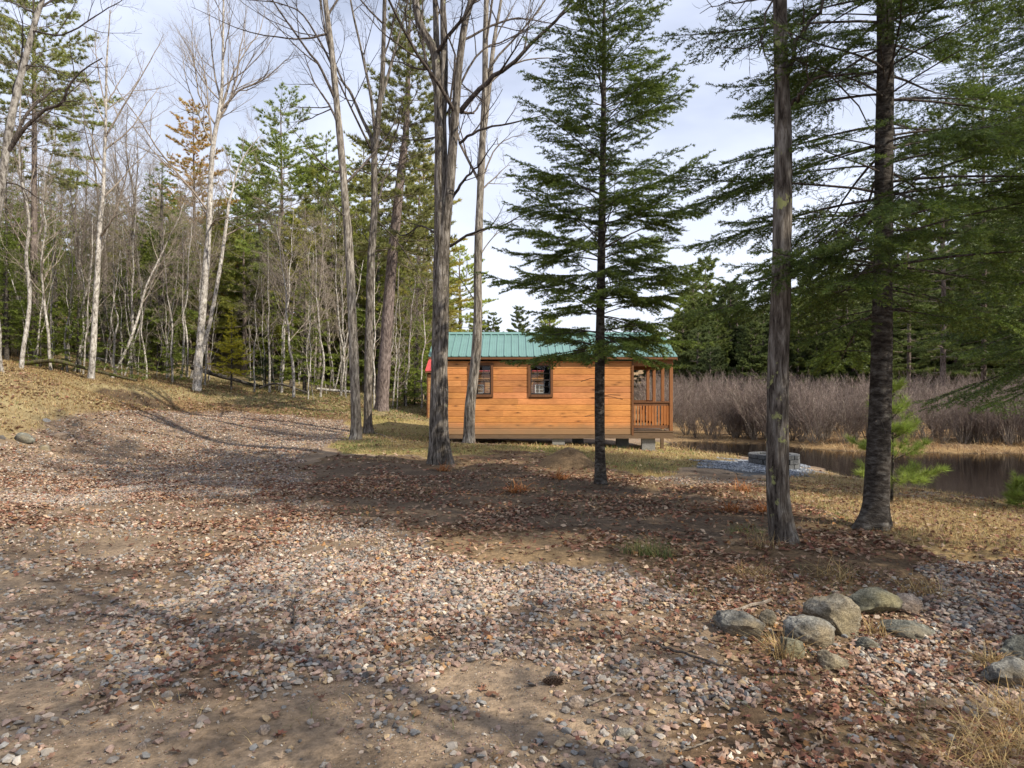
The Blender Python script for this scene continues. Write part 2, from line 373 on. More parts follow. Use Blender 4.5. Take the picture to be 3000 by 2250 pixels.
DIRTROAD = [(330, 1180), (520, 1172), (800, 1190), (1040, 1214), (1010, 1238), (700, 1210), (330, 1208)]
BLUEPAD = [(2020, 1362), (2080, 1350), (2200, 1352), (2360, 1366), (2392, 1390), (2340, 1394), (2200, 1388), (2080, 1374)]
def to_px(x, y, z):
    yy = np.maximum(y, .9)
    return HX + x / yy * F, HY - (z - EYE) / yy * F
def region(x, y, z=None):
    if z is None: z = terr(x, y)
    px, py = to_px(x, y, z)
    w = np.maximum(py - HY, 25) * .10
    px = px + (fbm(x * 1.6, y * 1.6, 41, 3) - .5) * w * 4.0; py = py + (fbm(x * 1.6, y * 1.6, 57, 3) - .5) * w * 1.6
    near = y > .9
    reg = dict(gravel=inpoly(px, py, GRAVEL) & near, gravel2=inpoly(px, py, GRAVEL2) & near, hump=inpoly(px, py, HUMP) & near, soil=inpoly(px, py, SOIL) & near,
               leaf=inpoly(px, py, LEAFR) & near, straw=inpoly(px, py, STRAW) & near, lawn=inpoly(px, py, LAWN) & near, slope=(inpoly(px, py, SLOPE) & near), road=inpoly(px, py, DIRTROAD) & near,
               pad=inpoly(px, py, BLUEPAD) & near)
    reg['forest'] = (y > 27) & (x < 2) & ~reg['slope'] & ~reg['lawn'] & ~reg['gravel']
    off = ((x < -9.5) & (z > 1.) | (x < -22)) & ~reg['slope'] & ~reg['gravel']; reg['forest'] = reg['forest'] | off
    reg['px'] = px; reg['py'] = py
    return reg

def axis(segs):
    out = []
    for a, b, s in segs: out.append(np.arange(a, b, s))
    return np.concatenate(out + [[segs[-1][1]]])
gx = axis([(-300, -60, 20), (-60, -20, 1.2), (-20, -9, .3), (-9, 9, .075), (9, 20, .25), (20, 60, 1.5), (60, 300, 20)])
gy = axis([(-40, -4, 4), (-4, 1.5, .5), (1.5, 12, .06), (12, 20, .12), (20, 34, .22), (34, 70, 1.), (70, 140, 4), (140, 420, 20)])
GX, GY = np.meshgrid(gx, gy); GZ = terr(GX, GY)
rg = region(GX.ravel(), GY.ravel(), GZ.ravel())
gxr, gyr, gzr = GX.ravel(), GY.ravel(), GZ.ravel()
colr = np.ones((len(gxr), 3)) * [.17, .115, .07]
def setc(mask, a, b_, sc=3., seed=1):
    f = fbm(gxr[mask] * sc, gyr[mask] * sc, seed, 3)[:, None]; f = np.clip((f - .3) / .4, 0, 1)
    colr[mask] = np.array(a) * (1 - f) + np.array(b_) * f
setc(np.ones(len(gxr), bool), (.25, .185, .125), (.15, .108, .072), 1.8, 2)
setc(rg['forest'], (.12, .075, .045), (.19, .115, .065), 1.2, 3)
setc(rg['slope'], (.27, .22, .115), (.20, .15, .08), 1.2, 4)
setc(rg['lawn'], (.27, .20, .085), (.20, .165, .06), 1.2, 5)
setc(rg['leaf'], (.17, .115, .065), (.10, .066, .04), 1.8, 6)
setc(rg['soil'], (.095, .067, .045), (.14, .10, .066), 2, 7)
setc(rg['straw'], (.33, .24, .12), (.24, .165, .08), 2, 8)
setc(rg['gravel'], (.20, .145, .095), (.13, .09, .06), 2.5, 9)
setc(rg['gravel2'], (.12, .085, .065), (.085, .06, .045), 3, 10)
setc(rg['road'], (.20, .125, .065), (.15, .095, .05), 2, 11)
setc(rg['hump'], (.235, .16, .09), (.15, .105, .06), 3, 12)
setc(rg['pad'], (.10, .10, .10), (.07, .07, .07), 3, 13)
bog = (gyr > 22.5) & (gxr > 6.5) & (gzr > -.75); setc(bog, (.27, .18, .085), (.16, .105, .06), .8, 14)
setc((gzr < -.44) & (gxr > 5), (.06, .045, .03), (.05, .035, .025), 1, 15)
cut = np.exp(-(((gxr + 16.2) / 1.6) ** 2 + ((gyr - 29.2) / .55) ** 2)) > .35; setc(cut, (.055, .04, .028), (.10, .07, .045), 3, 16)
n0, n1 = GX.shape
ii, jj = np.meshgrid(np.arange(n0 - 1), np.arange(n1 - 1), indexing='ij')
q = np.stack([ii * n1 + jj, ii * n1 + jj + 1, (ii + 1) * n1 + jj + 1, (ii + 1) * n1 + jj], -1).reshape(-1, 4)
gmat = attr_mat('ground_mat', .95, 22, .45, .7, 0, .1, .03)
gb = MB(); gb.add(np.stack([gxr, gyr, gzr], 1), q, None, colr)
ground = gb.build('ground', gmat, smooth=True); tag(ground, kind='structure', label='leaf strewn ground rising to a wooded slope')
wb = MB(); wb.add([(5.5, 8, -.45), (60, 8, -.45), (60, 30, -.45), (5.5, 30, -.45)], [(0, 1, 2, 3)])
water = wb.build('pond_water', M['water']); tag(water, kind='structure', label='still brown pond water below the fire ring')

# ------------------------------------------------------------------ loose stuff on the ground
def hull_variants(n, pts, seed, flat=.65):
    rng = np.random.default_rng(seed); out = []
    for k in range(n):
        bm = bmesh.new()
        p = nrm(rng.normal(size=(pts, 3))) * rng.uniform(.75, 1.0, (pts, 1)) * [1, rng.uniform(.65, .95), rng.uniform(flat - .15, flat + .15)]
        for a in p: bm.verts.new(a)
        bmesh.ops.convex_hull(bm, input=bm.verts[:])
        bmesh.ops.delete(bm, geom=[v for v in bm.verts if not v.link_faces], context='VERTS')
        bmesh.ops.triangulate(bm, faces=bm.faces[:])
        bm.verts.index_update()
        out.append((np.array([v.co[:] for v in bm.verts]), np.array([[v.index for v in f.verts] for f in bm.faces]))); bm.free()
    return out
def rotmats(yaw, tilt, rng):
    n = len(yaw); a = rng.uniform(0, 2 * np.pi, n)
    ax = np.stack([np.cos(a), np.sin(a), np.zeros(n)], 1); c = np.cos(tilt); s = np.sin(tilt)
    K = np.zeros((n, 3, 3)); K[:, 0, 2] = ax[:, 1]; K[:, 1, 2] = -ax[:, 0]; K[:, 2, 0] = -ax[:, 1]; K[:, 2, 1] = ax[:, 0]
    Rt = np.eye(3)[None] + s[:, None, None] * K + (1 - c)[:, None, None] * (K @ K)
    Z = np.zeros((n, 3, 3)); Z[:, 0, 0] = np.cos(yaw); Z[:, 0, 1] = -np.sin(yaw); Z[:, 1, 0] = np.sin(yaw); Z[:, 1, 1] = np.cos(yaw); Z[:, 2, 2] = 1
    return Rt @ Z
def scatter(mb, variants, pos, size, rng, cols, tilt, zoff=0.):
    k = rng.integers(0, len(variants), len(pos))
    for v in range(len(variants)):
        m = k == v; n = int(m.sum())
        if not n: continue
        V, Fc = variants[v]
        Rm = rotmats(rng.uniform(0, 6.28, n), rng.uniform(0, tilt, n), rng)
        W = np.einsum('nij,vj->nvi', Rm, V) * size[m][:, None, None] + pos[m][:, None, :] + np.array([0, 0, 1.]) * (size[m] * zoff)[:, None, None]
        Ft = (Fc[None] + (np.arange(n) * len(V))[:, None, None]).reshape(-1, 3)
        mb.add(W.reshape(-1, 3), None, Ft, np.repeat(cols[m], len(V), 0))
def palette(rng, n, pal, wts, var=.2):
    pal = np.array(pal); i = rng.choice(len(pal), n, p=np.array(wts) / sum(wts))
    return pal[i] * rng.uniform(1 - var, 1 + var, (n, 1))
def sample(rng, n, y0, y1, pad=1.25):
    # uniform over the visible ground wedge between two distances
    y = np.sqrt(rng.uniform(y0 ** 2, y1 ** 2, n)); x = y * rng.uniform(-.75 * pad, .75 * pad, n)
    return x, y
rng = np.random.default_rng(11)
STONES_PAL = [(.265, .235, .20), (.32, .225, .175), (.20, .195, .185), (.34, .25, .15), (.48, .42, .34), (.11, .10, .09), (.30, .18, .09), (.23, .155, .12), (.38, .30, .23), (.18, .125, .095)]
SW = [22, 20, 11, 11, 5, 8, 2, 17, 9, 13]
NEARV = hull_variants(14, 15, 5); FARV = hull_variants(8, 8, 6)
sb = MB()
def stones(n, y0, y1, smin, smax, V, dens_fn, zoff=.25):
    x, y = sample(rng, n, y0, y1); z = terr(x, y); r = region(x, y, z)
    keep = rng.random(n) < dens_fn(r, x, y); x, y, z = x[keep], y[keep], z[keep]
    s = smin + (smax - smin) * rng.random(len(x)) ** 2.2
    scatter(sb, V, np.stack([x, y, z], 1), s, rng, palette(rng, len(x), STONES_PAL, SW), .5, zoff)
    return len(x)
def dn_near(r, x, y):
    thin = np.clip((fbm(x * .9, y * .9, 77, 3) - .41) * 6.5, .14, 1.)
    d = np.where(r['gravel'], thin, .0)
    d = np.where(r['gravel2'], .75, d)
    loose = ~r['gravel'] & ~r['gravel2'] & ~r['leaf'] & ~r['soil'] & ~r['hump'] & ~r['lawn'] & ~r['slope'] & ~r['straw']
    d = np.where(loose, np.clip((fbm(x * 1.7, y * 1.7, 78, 3) - .42) * 1.7, .035, .34), d)
    d = np.where(r['leaf'] & ~r['gravel'] & ~r['gravel2'] & (y < 6), .14, d)
    return d
def fines(r, x, y):
    return np.where(r['gravel'] | r['gravel2'], .5, np.where(r['leaf'] | r['straw'] | r['soil'], .12, .8)) * np.clip((fbm(x * 3, y * 3, 79, 3) - .3) * 3, .1, 1)
cnt = stones(90000, 2.2, 5.5, .0025, .009, FARV, fines, .3)
cnt += stones(88000, 2.2, 6.5, .009, .036, NEARV, dn_near)
cnt += stones(163000, 6.5, 13, .014, .036, FARV, dn_near)
cnt += stones(250000, 13, 33, .022, .046, FARV, lambda r, x, y: np.where(r['gravel'], .85, 0))
# bigger cobbles on the left bank edge
cnt += stones(2600, 11, 27, .05, .13, NEARV, lambda r, x, y: np.where((np.abs(r['px'] - (60 + (r['py'] - 1300) * -.8)) < 160) & (r['py'] > 1195) & (r['py'] < 1330), .5, 0), .1)
o = sb.build('gravel', M['stone']); tag(o, 'loose grey pink and tan crushed stones covering the parking lot', kind='stuff'); 
pb = MB(); x, y = sample(rng, 160000, 14.5, 19.5); z = terr(x, y); r = region(x, y, z); k = r['pad']
pc = palette(rng, int(k.sum()), [(.23, .25, .28), (.33, .35, .38), (.13, .145, .17)], [5, 3, 3]); scatter(pb, FARV, np.stack([x, y, z], 1)[k], rng.uniform(.02, .042, k.sum()), rng, pc, .6, .25)
o = pb.build('crushed_stone', M['stone']); tag(o, 'blue grey crushed stone pad around the fire ring', kind='stuff')

# leaf litter
def leaf_variants(detail):
    if detail:
        a = np.linspace(0, 2 * np.pi, 11)[:-1] + np.pi / 2
        r = np.array([1., .42, .85, .40, .7, .35, .7, .40, .85, .42]); out = []
        o2 = np.array([.55, .62, .78, .62, .9, .3, .9, .62, .78, .62])
        for rr in (r, o2):
            for cu in (-.5, .35, .7):
                p = np.stack([np.cos(a) * rr * .8, np.sin(a) * rr, np.zeros(10)], 1); p[:, 2] = cu * (p[:, 0] ** 2) + .25 * cu * p[:, 1] ** 2 + .1 * np.sin(a * 3)
                v = np.vstack([[0, 0, .0], p]); f = np.array([[0, i + 1, (i + 1) % 10 + 1] for i in range(10)]); out.append((v, f))
        return out
    out = []
    for cu in (-.5, .4, .8):
        v = np.array([(-.6, 0, cu * .4), (0, -.9, 0), (.6, 0, cu * .4), (0, .9, .1), (0, 0, -.05)]); out.append((v, np.array([[4, 0, 1], [4, 1, 2], [4, 2, 3], [4, 3, 0]])))
    return out
LV, LF = leaf_variants(True), leaf_variants(False)
LEAF_PAL = [(.20, .10, .06), (.33, .22, .15), (.12, .06, .038), (.43, .32, .22), (.32, .17, .07), (.27, .16, .105), (.19, .08, .055), (.24, .175, .105)]
LW = [20, 20, 13, 11, 4, 18, 16, 6]
lb = MB()
def leaves(n, y0, y1, s0, s1, V, fn, tilt=.7):
    x, y = sample(rng, n, y0, y1); z = terr(x, y); r = region(x, y, z)
    k = rng.random(n) < fn(r, x, y); x, y, z = x[k], y[k], z[k]
    s = rng.uniform(s0, s1, len(x)); scatter(lb, V, np.stack([x, y, z + .012], 1), s, rng, palette(rng, len(x), LEAF_PAL, LW, .25), tilt, .12)
    return len(x)
def lf_fn(r, x, y):
    n = fbm(x * 1.1, y * 1.1, 91, 3)
    d = np.full(x.shape, .03)
    d = np.where(r['gravel'], np.clip((n - .52) * 3.5, .03, .38), d)
    lefty = (r['px'] < 900) & (r['py'] < 1560); d = np.where(r['gravel'] & lefty, np.clip((n - .40) * 4.2, .06, .85), d)
    d = np.where(r['leaf'], np.clip((n - .33) * 3.4, .14, .95), d)
    d = np.where(r['soil'], np.clip((n - .40) * 2.6, .10, .6), d)
    d = np.where(r['gravel2'], np.clip((n - .4) * 3, .1, .7), d); d = np.where(r['hump'], .16, d)
    d = np.where(r['straw'], .22, d); d = np.where(r['lawn'], .18, d); d = np.where(r['slope'], .12, d); d = np.where(r['forest'], .4, d); d = np.where(r['pad'], 0, d)
    return d * (terr(x, y, False) > -.40)
cl = leaves(30000, 2.2, 6.5, .018, .042, LV, lf_fn, .8)
cl += leaves(80000, 6.5, 13, .024, .046, LF, lf_fn, .8)
cl += leaves(90000, 13, 36, .034, .065, LF, lf_fn, .6)
cl += leaves(150000, 16, 38, .04, .085, LF, lambda r, x, y: np.where(r['slope'], np.clip((fbm(x * .8, y * .8, 92, 3) - .33) * 2.0, .06, .7), 0), .7)
o = lb.build('leaf_litter', M['leaf']); tag(o, 'fallen red brown and tan leaves littering the ground', kind='stuff')

# grass: short dry and green blades
def blades(mb, pos, h, w, rng, cols, lean=.5, curve=.5, nseg=3):
    n = len(pos); a = rng.uniform(0, 6.28, n); d = np.stack([np.cos(a), np.sin(a), np.zeros(n)], 1); s = np.stack([-d[:, 1], d[:, 0], np.zeros(n)], 1)
    le = rng.uniform(.1, 1, n) * lean
    t = np.linspace(0, 1, nseg + 1)
    c = pos[:, None, :] + (h * 1.)[:, None, None] * (d[:, None, :] * (le[:, None] * t + curve * le[:, None] * t ** 2)[..., None] + np.array([0, 0, 1.]) * (t - .45 * curve * t ** 2 * le[:, None] * 1.6)[..., None])
    ww = (w[:, None] * (1 - t[None] * .92))[..., None] * .5 * s[:, None, :]
    v = np.stack([c - ww, c + ww], 2).reshape(n, -1, 3)
    f = np.array([[2 * i, 2 * i + 1, 2 * i + 3, 2 * i + 2] for i in range(nseg)])
    q = (f[None] + (np.arange(n) * (2 * (nseg + 1)))[:, None, None]).reshape(-1, 4)
    mb.add(v.reshape(-1, 3), q, None, np.repeat(cols, 2 * (nseg + 1), 0))
GREEN = [(.12, .17, .045), (.17, .20, .06), (.09, .125, .035)]; DRY = [(.40, .30, .14), (.32, .21, .09), (.48, .38, .20), (.27, .17, .08)]
gb = MB()
def grass(n, y0, y1, h0, h1, w, fn, mix):
    x, y = sample(rng, n, y0, y1); z = terr(x, y); r = region(x, y, z); k = rng.random(n) < fn(r, x, y)
    x, y, z, = x[k], y[k], z[k]; m = len(x); g = mix({a: b_[k] for a, b_ in r.items()}, x, y)
    c = np.where((rng.random(m) < g)[:, None], palette(rng, m, GREEN, [3, 2, 2]), palette(rng, m, DRY, [3, 3, 2, 2]))
    blades(gb, np.stack([x, y, z - .005], 1), rng.uniform(h0, h1, m), np.full(m, w), rng, c, 1.1, .7, 2)
    return m
def g_fn(r, x, y):
    n = fbm(x * 1.5, y * 1.5, 33, 3); d = np.full(x.shape, .0)
    d = np.where(r['leaf'], np.clip((n - .5) * 4, 0, .7), d); d = np.where(r['soil'], np.clip((n - .55) * 4, 0, .3), d)
    d = np.where(r['straw'], np.clip((n - .25) * 3, .2, 1), d); d = np.where(r['lawn'], np.clip((n - .2) * 2.5, .15, 1), d); d = np.where(r['slope'], .8, d)
    d = np.where(r['gravel'], np.clip((n - .66) * 3, 0, .15), d); d = np.where(r['pad'] | r['hump'] | r['road'], 0, d)
    bare = ~(r['leaf'] | r['soil'] | r['straw'] | r['lawn'] | r['slope'] | r['gravel'] | r['gravel2'] | r['pad'] | r['hump'] | r['road'] | r['forest'])
    d = np.where(bare & (y < 8), np.clip((n - .55) * 3, 0, .3), d)
    d = np.where((x > -2.5) & (x < 4.9) & (y > 20.75) & (y < 24.6), 0, d)
    return d * (terr(x, y, False) > -.40)
def g_mix(r, x, y):
    n = fbm(x * .7, y * .7, 35, 2); g = np.full(x.shape, .12); g = np.where(r['lawn'], np.clip((n - .4) * 1.9, .08, .7), g); g = np.where(r['soil'] | r['leaf'], np.clip((n - .35) * 2, .1, .7), g)
    return np.where(r['slope'], np.clip((r['px'] - 250) / 1000, .04, .6), g)
def g_straw(r, x, y): return np.where(r['straw'] | r['lawn'], 1., 0.) * np.clip((fbm(x * 1.2, y * 1.2, 36, 3) - .2) * 2.5, .25, 1) * (terr(x, y, False) > -.40)
cg = grass(260000, 16, 38, .06, .17, .015, lambda r, x, y: np.where(r['slope'], .85, 0.), g_mix) + grass(160000, 7, 19, .04, .13, .008, g_straw, g_mix) + grass(36000, 2.2, 8, .03, .09, .004, g_fn, g_mix) + grass(70000, 8, 18, .03, .11, .007, g_fn, g_mix) + grass(130000, 18, 40, .06, .16, .016, g_fn, g_mix)
o = gb.build('grass', M['blade']); tag(o, 'short dry and green grass blades scattered over the ground', kind='stuff')
# dead sedge on the far shore
gb = MB(); n = 42000; x = rng.uniform(6.2, 40, n); y = rng.uniform(22.5, 36, n); z = terr(x, y); k = (z > -.50) & (z < 0) & (rng.random(n) < np.clip((fbm(x * .8, y * .8, 51, 3) - .3) * 3, .1, 1) * np.where(y > 27, .35, 1))
x, y, z = x[k], y[k], z[k]; m = len(x)
blades(gb, np.stack([x, y, z], 1), rng.uniform(.1, .42, m), np.full(m, .02), rng, palette(rng, m, [(.40, .27, .13), (.30, .18, .08), (.46, .34, .19), (.20, .12, .07)], [3, 3, 2, 2]), 1.5, 1.0, 3)
o = gb.build('sedge', M['blade']); tag(o, 'flattened dead sedge along the far pond shore', kind='stuff')
print('stones', cnt, 'leaves', cl, 'grass', cg)

# ------------------------------------------------------------------ cabin
def gable(mb, x0, x1, yc, hw, ztop, zr, col=None):
    pass
def ribbed_roof(mb, dark, x0, x1, ye, ze, yr, zr, sgn, pitch=.2286):
    """ribbed sheet from eave (ye,ze) to ridge (yr,zr), with standing ribs as raised trapezoids"""
    d = np.array([0, yr - ye, zr - ze]); L = np.linalg.norm(d); d = d / L; nrm_ = np.cross([1, 0, 0], d) * (1 if sgn > 0 else -1)
    if nrm_[2] < 0: nrm_ = -nrm_
    n = int(round((x1 - x0) / pitch)); p = (x1 - x0) / n; prof = []
    for i in range(n):
        a = x0 + i * p
        prof += [(a, 0), (a + .010, .026), (a + .034, .026), (a + .048, 0), (a + .095, 0), (a + .103, .005), (a + .112, 0), (a + .155, 0), (a + .163, .005), (a + .172, 0)]
    prof.append((x1, 0)); m = len(prof)
    E = np.array([0, ye, ze]); T = np.array([0, yr, zr])
    v = [E + np.array([x, 0, 0]) + nrm_ * h for x, h in prof] + [T + np.array([x, 0, 0]) + nrm_ * h for x, h in prof]
    q = [(i, i + 1, m + i + 1, m + i) for i in range(m - 1)]
    mb.add(v, q)
    # underside so the sheet has thickness
    u = [E + np.array([x, 0, 0]) - nrm_ * .02 for x in (x0, x1)] + [T + np.array([x, 0, 0]) - nrm_ * .02 for x in (x1, x0)]
    mb.add(u, [(0, 1, 2, 3)])
    mb.add([E + np.array([x0, 0, 0]), E + np.array([x1, 0, 0]), E + np.array([x1, 0, 0]) - nrm_ * .02, E + np.array([x0, 0, 0]) - nrm_ * .02], [(0, 1, 2, 3)])
def siding_wall(mb, x0, x1, y, z0, z1, openings, rng, face=-1, course=.183, axis='x', th=.03):
    """horizontal boards with eased edges, each a real length of board; openings = (xa, xb, za, zb)"""
    z = z0
    while z < z1 - 1e-4:
        zt = min(z + course, z1); xs = [x0]
        x = x0 + rng.uniform(.6, 3.0)
        while x < x1 - .5: xs.append(x); x += rng.uniform(2.2, 3.6)
        xs.append(x1); spans = []
        for a, b in zip(xs[:-1], xs[1:]):
            segs = [(a, b)]
            for (oa, ob, za, zb) in openings:
                if zt <= za or z >= zb: continue
                ns = []
                for (c, d) in segs:
                    if d <= oa or c >= ob: ns.append((c, d)); continue
                    if c < oa: ns.append((c, oa))
                    if d > ob: ns.append((ob, d))
                segs = ns
            spans.append(segs)
        for segs in spans:
            tone = rng.uniform(.41, .58); tint = np.array([tone, tone * rng.uniform(.93, 1.05), tone * rng.uniform(.85, 1.1)])
            for (c, d) in segs:
                c2, d2 = c + .0008, d - .0008; e = .013
                pr = [(z + .001, .0122), (z + e, 0), (zt - e, 0), (zt - .001, .0122)]
                v = []
                for zz, o in pr:
                    for xx in (c2, d2):
                        v.append((xx, y - face * 0 + (o if face < 0 else -o), zz) if axis == 'x' else (y + (-o if face > 0 else o), xx, zz))
                mb.add(v, [(0, 1, 3, 2), (2, 3, 5, 4), (4, 5, 7, 6)], None, tint)
        z = zt
    # backing board
    xs = [x0] + sorted(sum([[o_[0], o_[1]] for o_ in openings], [])) + [x1]
    for a, b in zip(xs[:-1], xs[1:]):
        op = [o_ for o_ in openings if o_[0] <= a + 1e-6 and o_[1] >= b - 1e-6]
        rs = [(z0, z1)] if not op else [(z0, op[0][2]), (op[0][3], z1)]
        for (c, d) in rs:
            if d - c < 1e-3: continue
            if axis == 'x':
                ya, yb = (y + .0125, y + .09) if face < 0 else (y - .09, y - .0125); mb.box(a, b, ya, yb, c, d, (.2, .2, .2))
            else:
                ya, yb = (y - .09, y - .0125) if face > 0 else (y + .0125, y + .09); mb.box(ya, yb, a, b, c, d, (.2, .2, .2))

def window_parts(root, xa, xb, za, zb, yf, trim=.075, sash_mat='sash', trim_mat='trimwood', grid=True, back=False, half=None):
    """cased double-hung window whose outer face is at yf, facing -Y (or +Y when back)"""
    s = -1 if not back else 1
    f = MB()
    y0, y1 = sorted((yf + s * .028, yf - s * .03))
    f.box(xa, xa + trim, y0, y1, za, zb); f.box(xb - trim, xb, y0, y1, za, zb)
    f.box(xa + trim, xb - trim, y0, y1, zb - trim, zb); f.box(xa + trim, xb - trim, y0 - (.012 if s < 0 else 0), y1 + (.012 if s > 0 else 0), za, za + trim)
    win = f.build('window', M[trim_mat], root)
    xi, xj, zi, zj = xa + trim, xb - trim, za + trim, zb - trim; zm = (zi + zj) / 2
    g = MB(); ya, yb = sorted((yf + s * .012, yf - s * .05)); t = .032
    g.box(xi + .001, xi + t, ya, yb, zi + .001, zj - .001); g.box(xj - t, xj - .001, ya, yb, zi + .001, zj - .001)
    g.box(xi + t, xj - t, ya, yb, zj - t, zj - .001); g.box(xi + t, xj - t, ya, yb, zi + .001, zi + t + .01); g.box(xi + t, xj - t, ya, yb, zm - .018, zm + .018)
    if grid:
        ga, gb_ = sorted((yf - s * .012, yf - s * .024)); w_ = (xj - xi - 2 * t)
        for kx in (1, 2): xx = xi + t + w_ * kx / 3; g.box(xx - .006, xx + .006, ga, gb_, zi + t + .012, zm - .0185); g.box(xx - .006, xx + .006, ga, gb_, zm + .0185, zj - t - .001)
        for zz in ((zi + t + zm) / 2, (zj - t + zm) / 2): g.box(xi + t + .001, xj - t - .001, ga - .003, gb_ + .003, zz - .006, zz + .006)
    g.build('sash', M[sash_mat], win)
    p = MB(); yp = yf - s * .034; p.add([(xi + .01, yp, zi + .01), (xj - .01, yp, zi + .01), (xj - .01, yp, zj - .01), (xi + .01, yp, zj - .01)], [(0, 1, 2, 3)])
    p.build('pane', M['glass'], win)
    return win

def cabin(name, label, ox, oy, x0, x1, y0, y1, z0, zw, ze, zr, roof, windows, porch=None, wall_mat='siding', seed=1):
    rng = np.random.default_rng(seed)
    root = thing(name, (0, 0, 0), label, 'cabin')
    ym = (y0 + y1) / 2; xw = porch if porch else x1
    ops = [(a + .02, b - .02, c + .02, d - .02) for a, b, c, d in windows]
    m = MB(); siding_wall(m, x0, xw, y0, z0, zw, ops, rng, -1); siding_wall(m, x0, xw, y1, z0, zw, ops, rng, 1)
    siding_wall(m, y0 + .095, y1 - .095, x0, z0, zw, [], rng, -1, axis='y'); siding_wall(m, y0 + .095, y1 - .095, xw, z0, zw, [((ym - .45), (ym + .45), z0, z0 + 1.95)], rng, 1, axis='y')
    # gable triangles
    for xg, s in ((x0, -1), (x1 if porch else xw, 1)):
        for k in range(7):
            za, zb = zw + (zr - zw - .05) * k / 7, zw + (zr - zw - .05) * (k + 1) / 7
            ha = (y1 - y0) / 2 * (1 - (za - zw) / (zr - zw)) ; hb = (y1 - y0) / 2 * (1 - (zb - zw) / (zr - zw))
            m.add([(xg, ym - ha, za), (xg, ym + ha, za), (xg, ym + hb, zb - .006), (xg, ym - hb, zb - .006)], [(0, 1, 2, 3)], None, np.array([1, 1, 1]) * rng.uniform(.42, .56))
    m.build('wall', M[wall_mat], root)
    fl = MB(); fl.box(x0 + .1, xw - .1, y0 + .1, y1 - .1, z0 + .02, z0 + .06); fl.build('floor', M['dark_in'], root)
    rf = MB(); ov = .15
    ribbed_roof(rf, None, x0 - .08, x1 + .10, y0 - ov, ze, ym, zr, 1); ribbed_roof(rf, None, x0 - .08, x1 + .10, y1 + ov, ze, ym, zr, -1)
    rb = rf.build('roof', M[roof], root)
    cp = MB(); sl = (zr - ze) / (ym - y0 + ov)
    for s in (-1, 1): cp.add([(x0 - .10, ym, zr + .045), (x1 + .12, ym, zr + .045), (x1 + .12, ym + s * .16, zr + .03 - sl * .16), (x0 - .10, ym + s * .16, zr + .03 - sl * .16)], [(0, 1, 2, 3)])
    cp.build('ridge_cap', M[roof], rb)
    e = MB()
    for yy in (y0 - ov + .012, y1 + ov - .040): e.box(x0 - .06, x1 + .08, yy, yy + .028, ze - .085, ze - .024)
    e.box(x0 - .06, x1 + .08, y0 - ov + .040, y0 - .001, ze - .05, ze - .03); e.box(x0 - .06, x1 + .08, y1 + .001, y1 + ov - .040, ze - .05, ze - .03)
    for xe in (x0 - .076, x1 + .082):
        for s in (-1, 1):
            yo = ym + s * ((y1 - y0) / 2 + ov - .01)
            e.add([(xe, yo, ze - .12), (xe + .02, yo, ze - .12), (xe + .02, yo, ze - .012), (xe, yo, ze - .012), (xe, ym, zr - .13), (xe + .02, ym, zr - .13), (xe + .02, ym, zr - .022), (xe, ym, zr - .022)],
                  [(0, 1, 2, 3), (4, 7, 6, 5), (0, 4, 5, 1), (1, 5, 6, 2), (2, 6, 7, 3), (3, 7, 4, 0)])
    e.build('fascia', M['trimwood'], root)
    for xx, yy in ((x0 - .004, y0), (xw - .055, y0), (x0 - .004, y1), (xw - .055, y1)):
        c = MB(); s = -1 if yy == y0 else 1; a, b = sorted((yy + s * .026, yy + s * .001))
        c.box(xx, xx + .06, a, b, z0 - .02, zw - .01); c.build('corner_board', M['trimwood'], root)
    for i, (a, b, c, d) in enumerate(windows):
        window_parts(root, a, b, c, d, y0, sash_mat='sash' if roof == 'roof_green' else 'white_sash')
        window_parts(root, a, b, c, d, y1, back=True, grid=False)
    return root

cx0, cx1, cy0, cy1 = -2.46, 4.91, 20.8, 24.46
cab = cabin('cabin', 'orange stained wood cabin with green metal roof and corner porch', 0, 0, cx0, cx1, cy0, cy1, .315, 2.56, 2.69, 3.56, 'roof_green',
            [(-1.33, -.57, 1.465, 2.50), (.49, 1.25, 1.465, 2.50)], porch=3.70, seed=3)
# porch
b = MB(); b.box(cx0, cx1 + .02, cy0 - .02, cy0 + .10, .20, .312); b.box(cx0, cx1 - .1, cy1 - .10, cy1 + .02, .20, .312); b.box(cx0, cx1 - .15, cy0 + 1.5, cy0 + 1.62, .20, .312)
b.build('skid_beam', M['beam'], cab)
b = MB()
b.box(3.705, cx1, cy0 - .012, cy0 + .028, .3125, .40); b.box(cx1 - .04, cx1, cy0 + .03, cy1 + .012, .3125, .40)
yy = cy0 - .03
while yy < cy1: b.box(3.705, cx1 + .03, yy, yy + .135, .4005, .428); yy += .14
b.build('porch_deck', M['beam'], cab)
for (xx, yy) in ((cx1 - .105, cy0), (cx1 - .105, 21.98), (cx1 - .105, 23.3), (cx1 - .105, cy1 - .105), ):
    p = MB(); p.box(xx, xx + .10, yy, yy + .10, .429, 2.40); p.build('porch_post', M['postwood'], cab, bevel=.006)
b = MB(); b.box(3.705, cx1, cy0 + .005, cy0 + .095, 2.405, 2.60); b.box(3.705, cx1, cy1 - .1, cy1 - .01, 2.405, 2.60); b.box(cx1 - .10, cx1 - .01, cy0 + .096, cy1 - .101, 2.405, 2.60); b.build('porch_header', M['postwood'], cab)
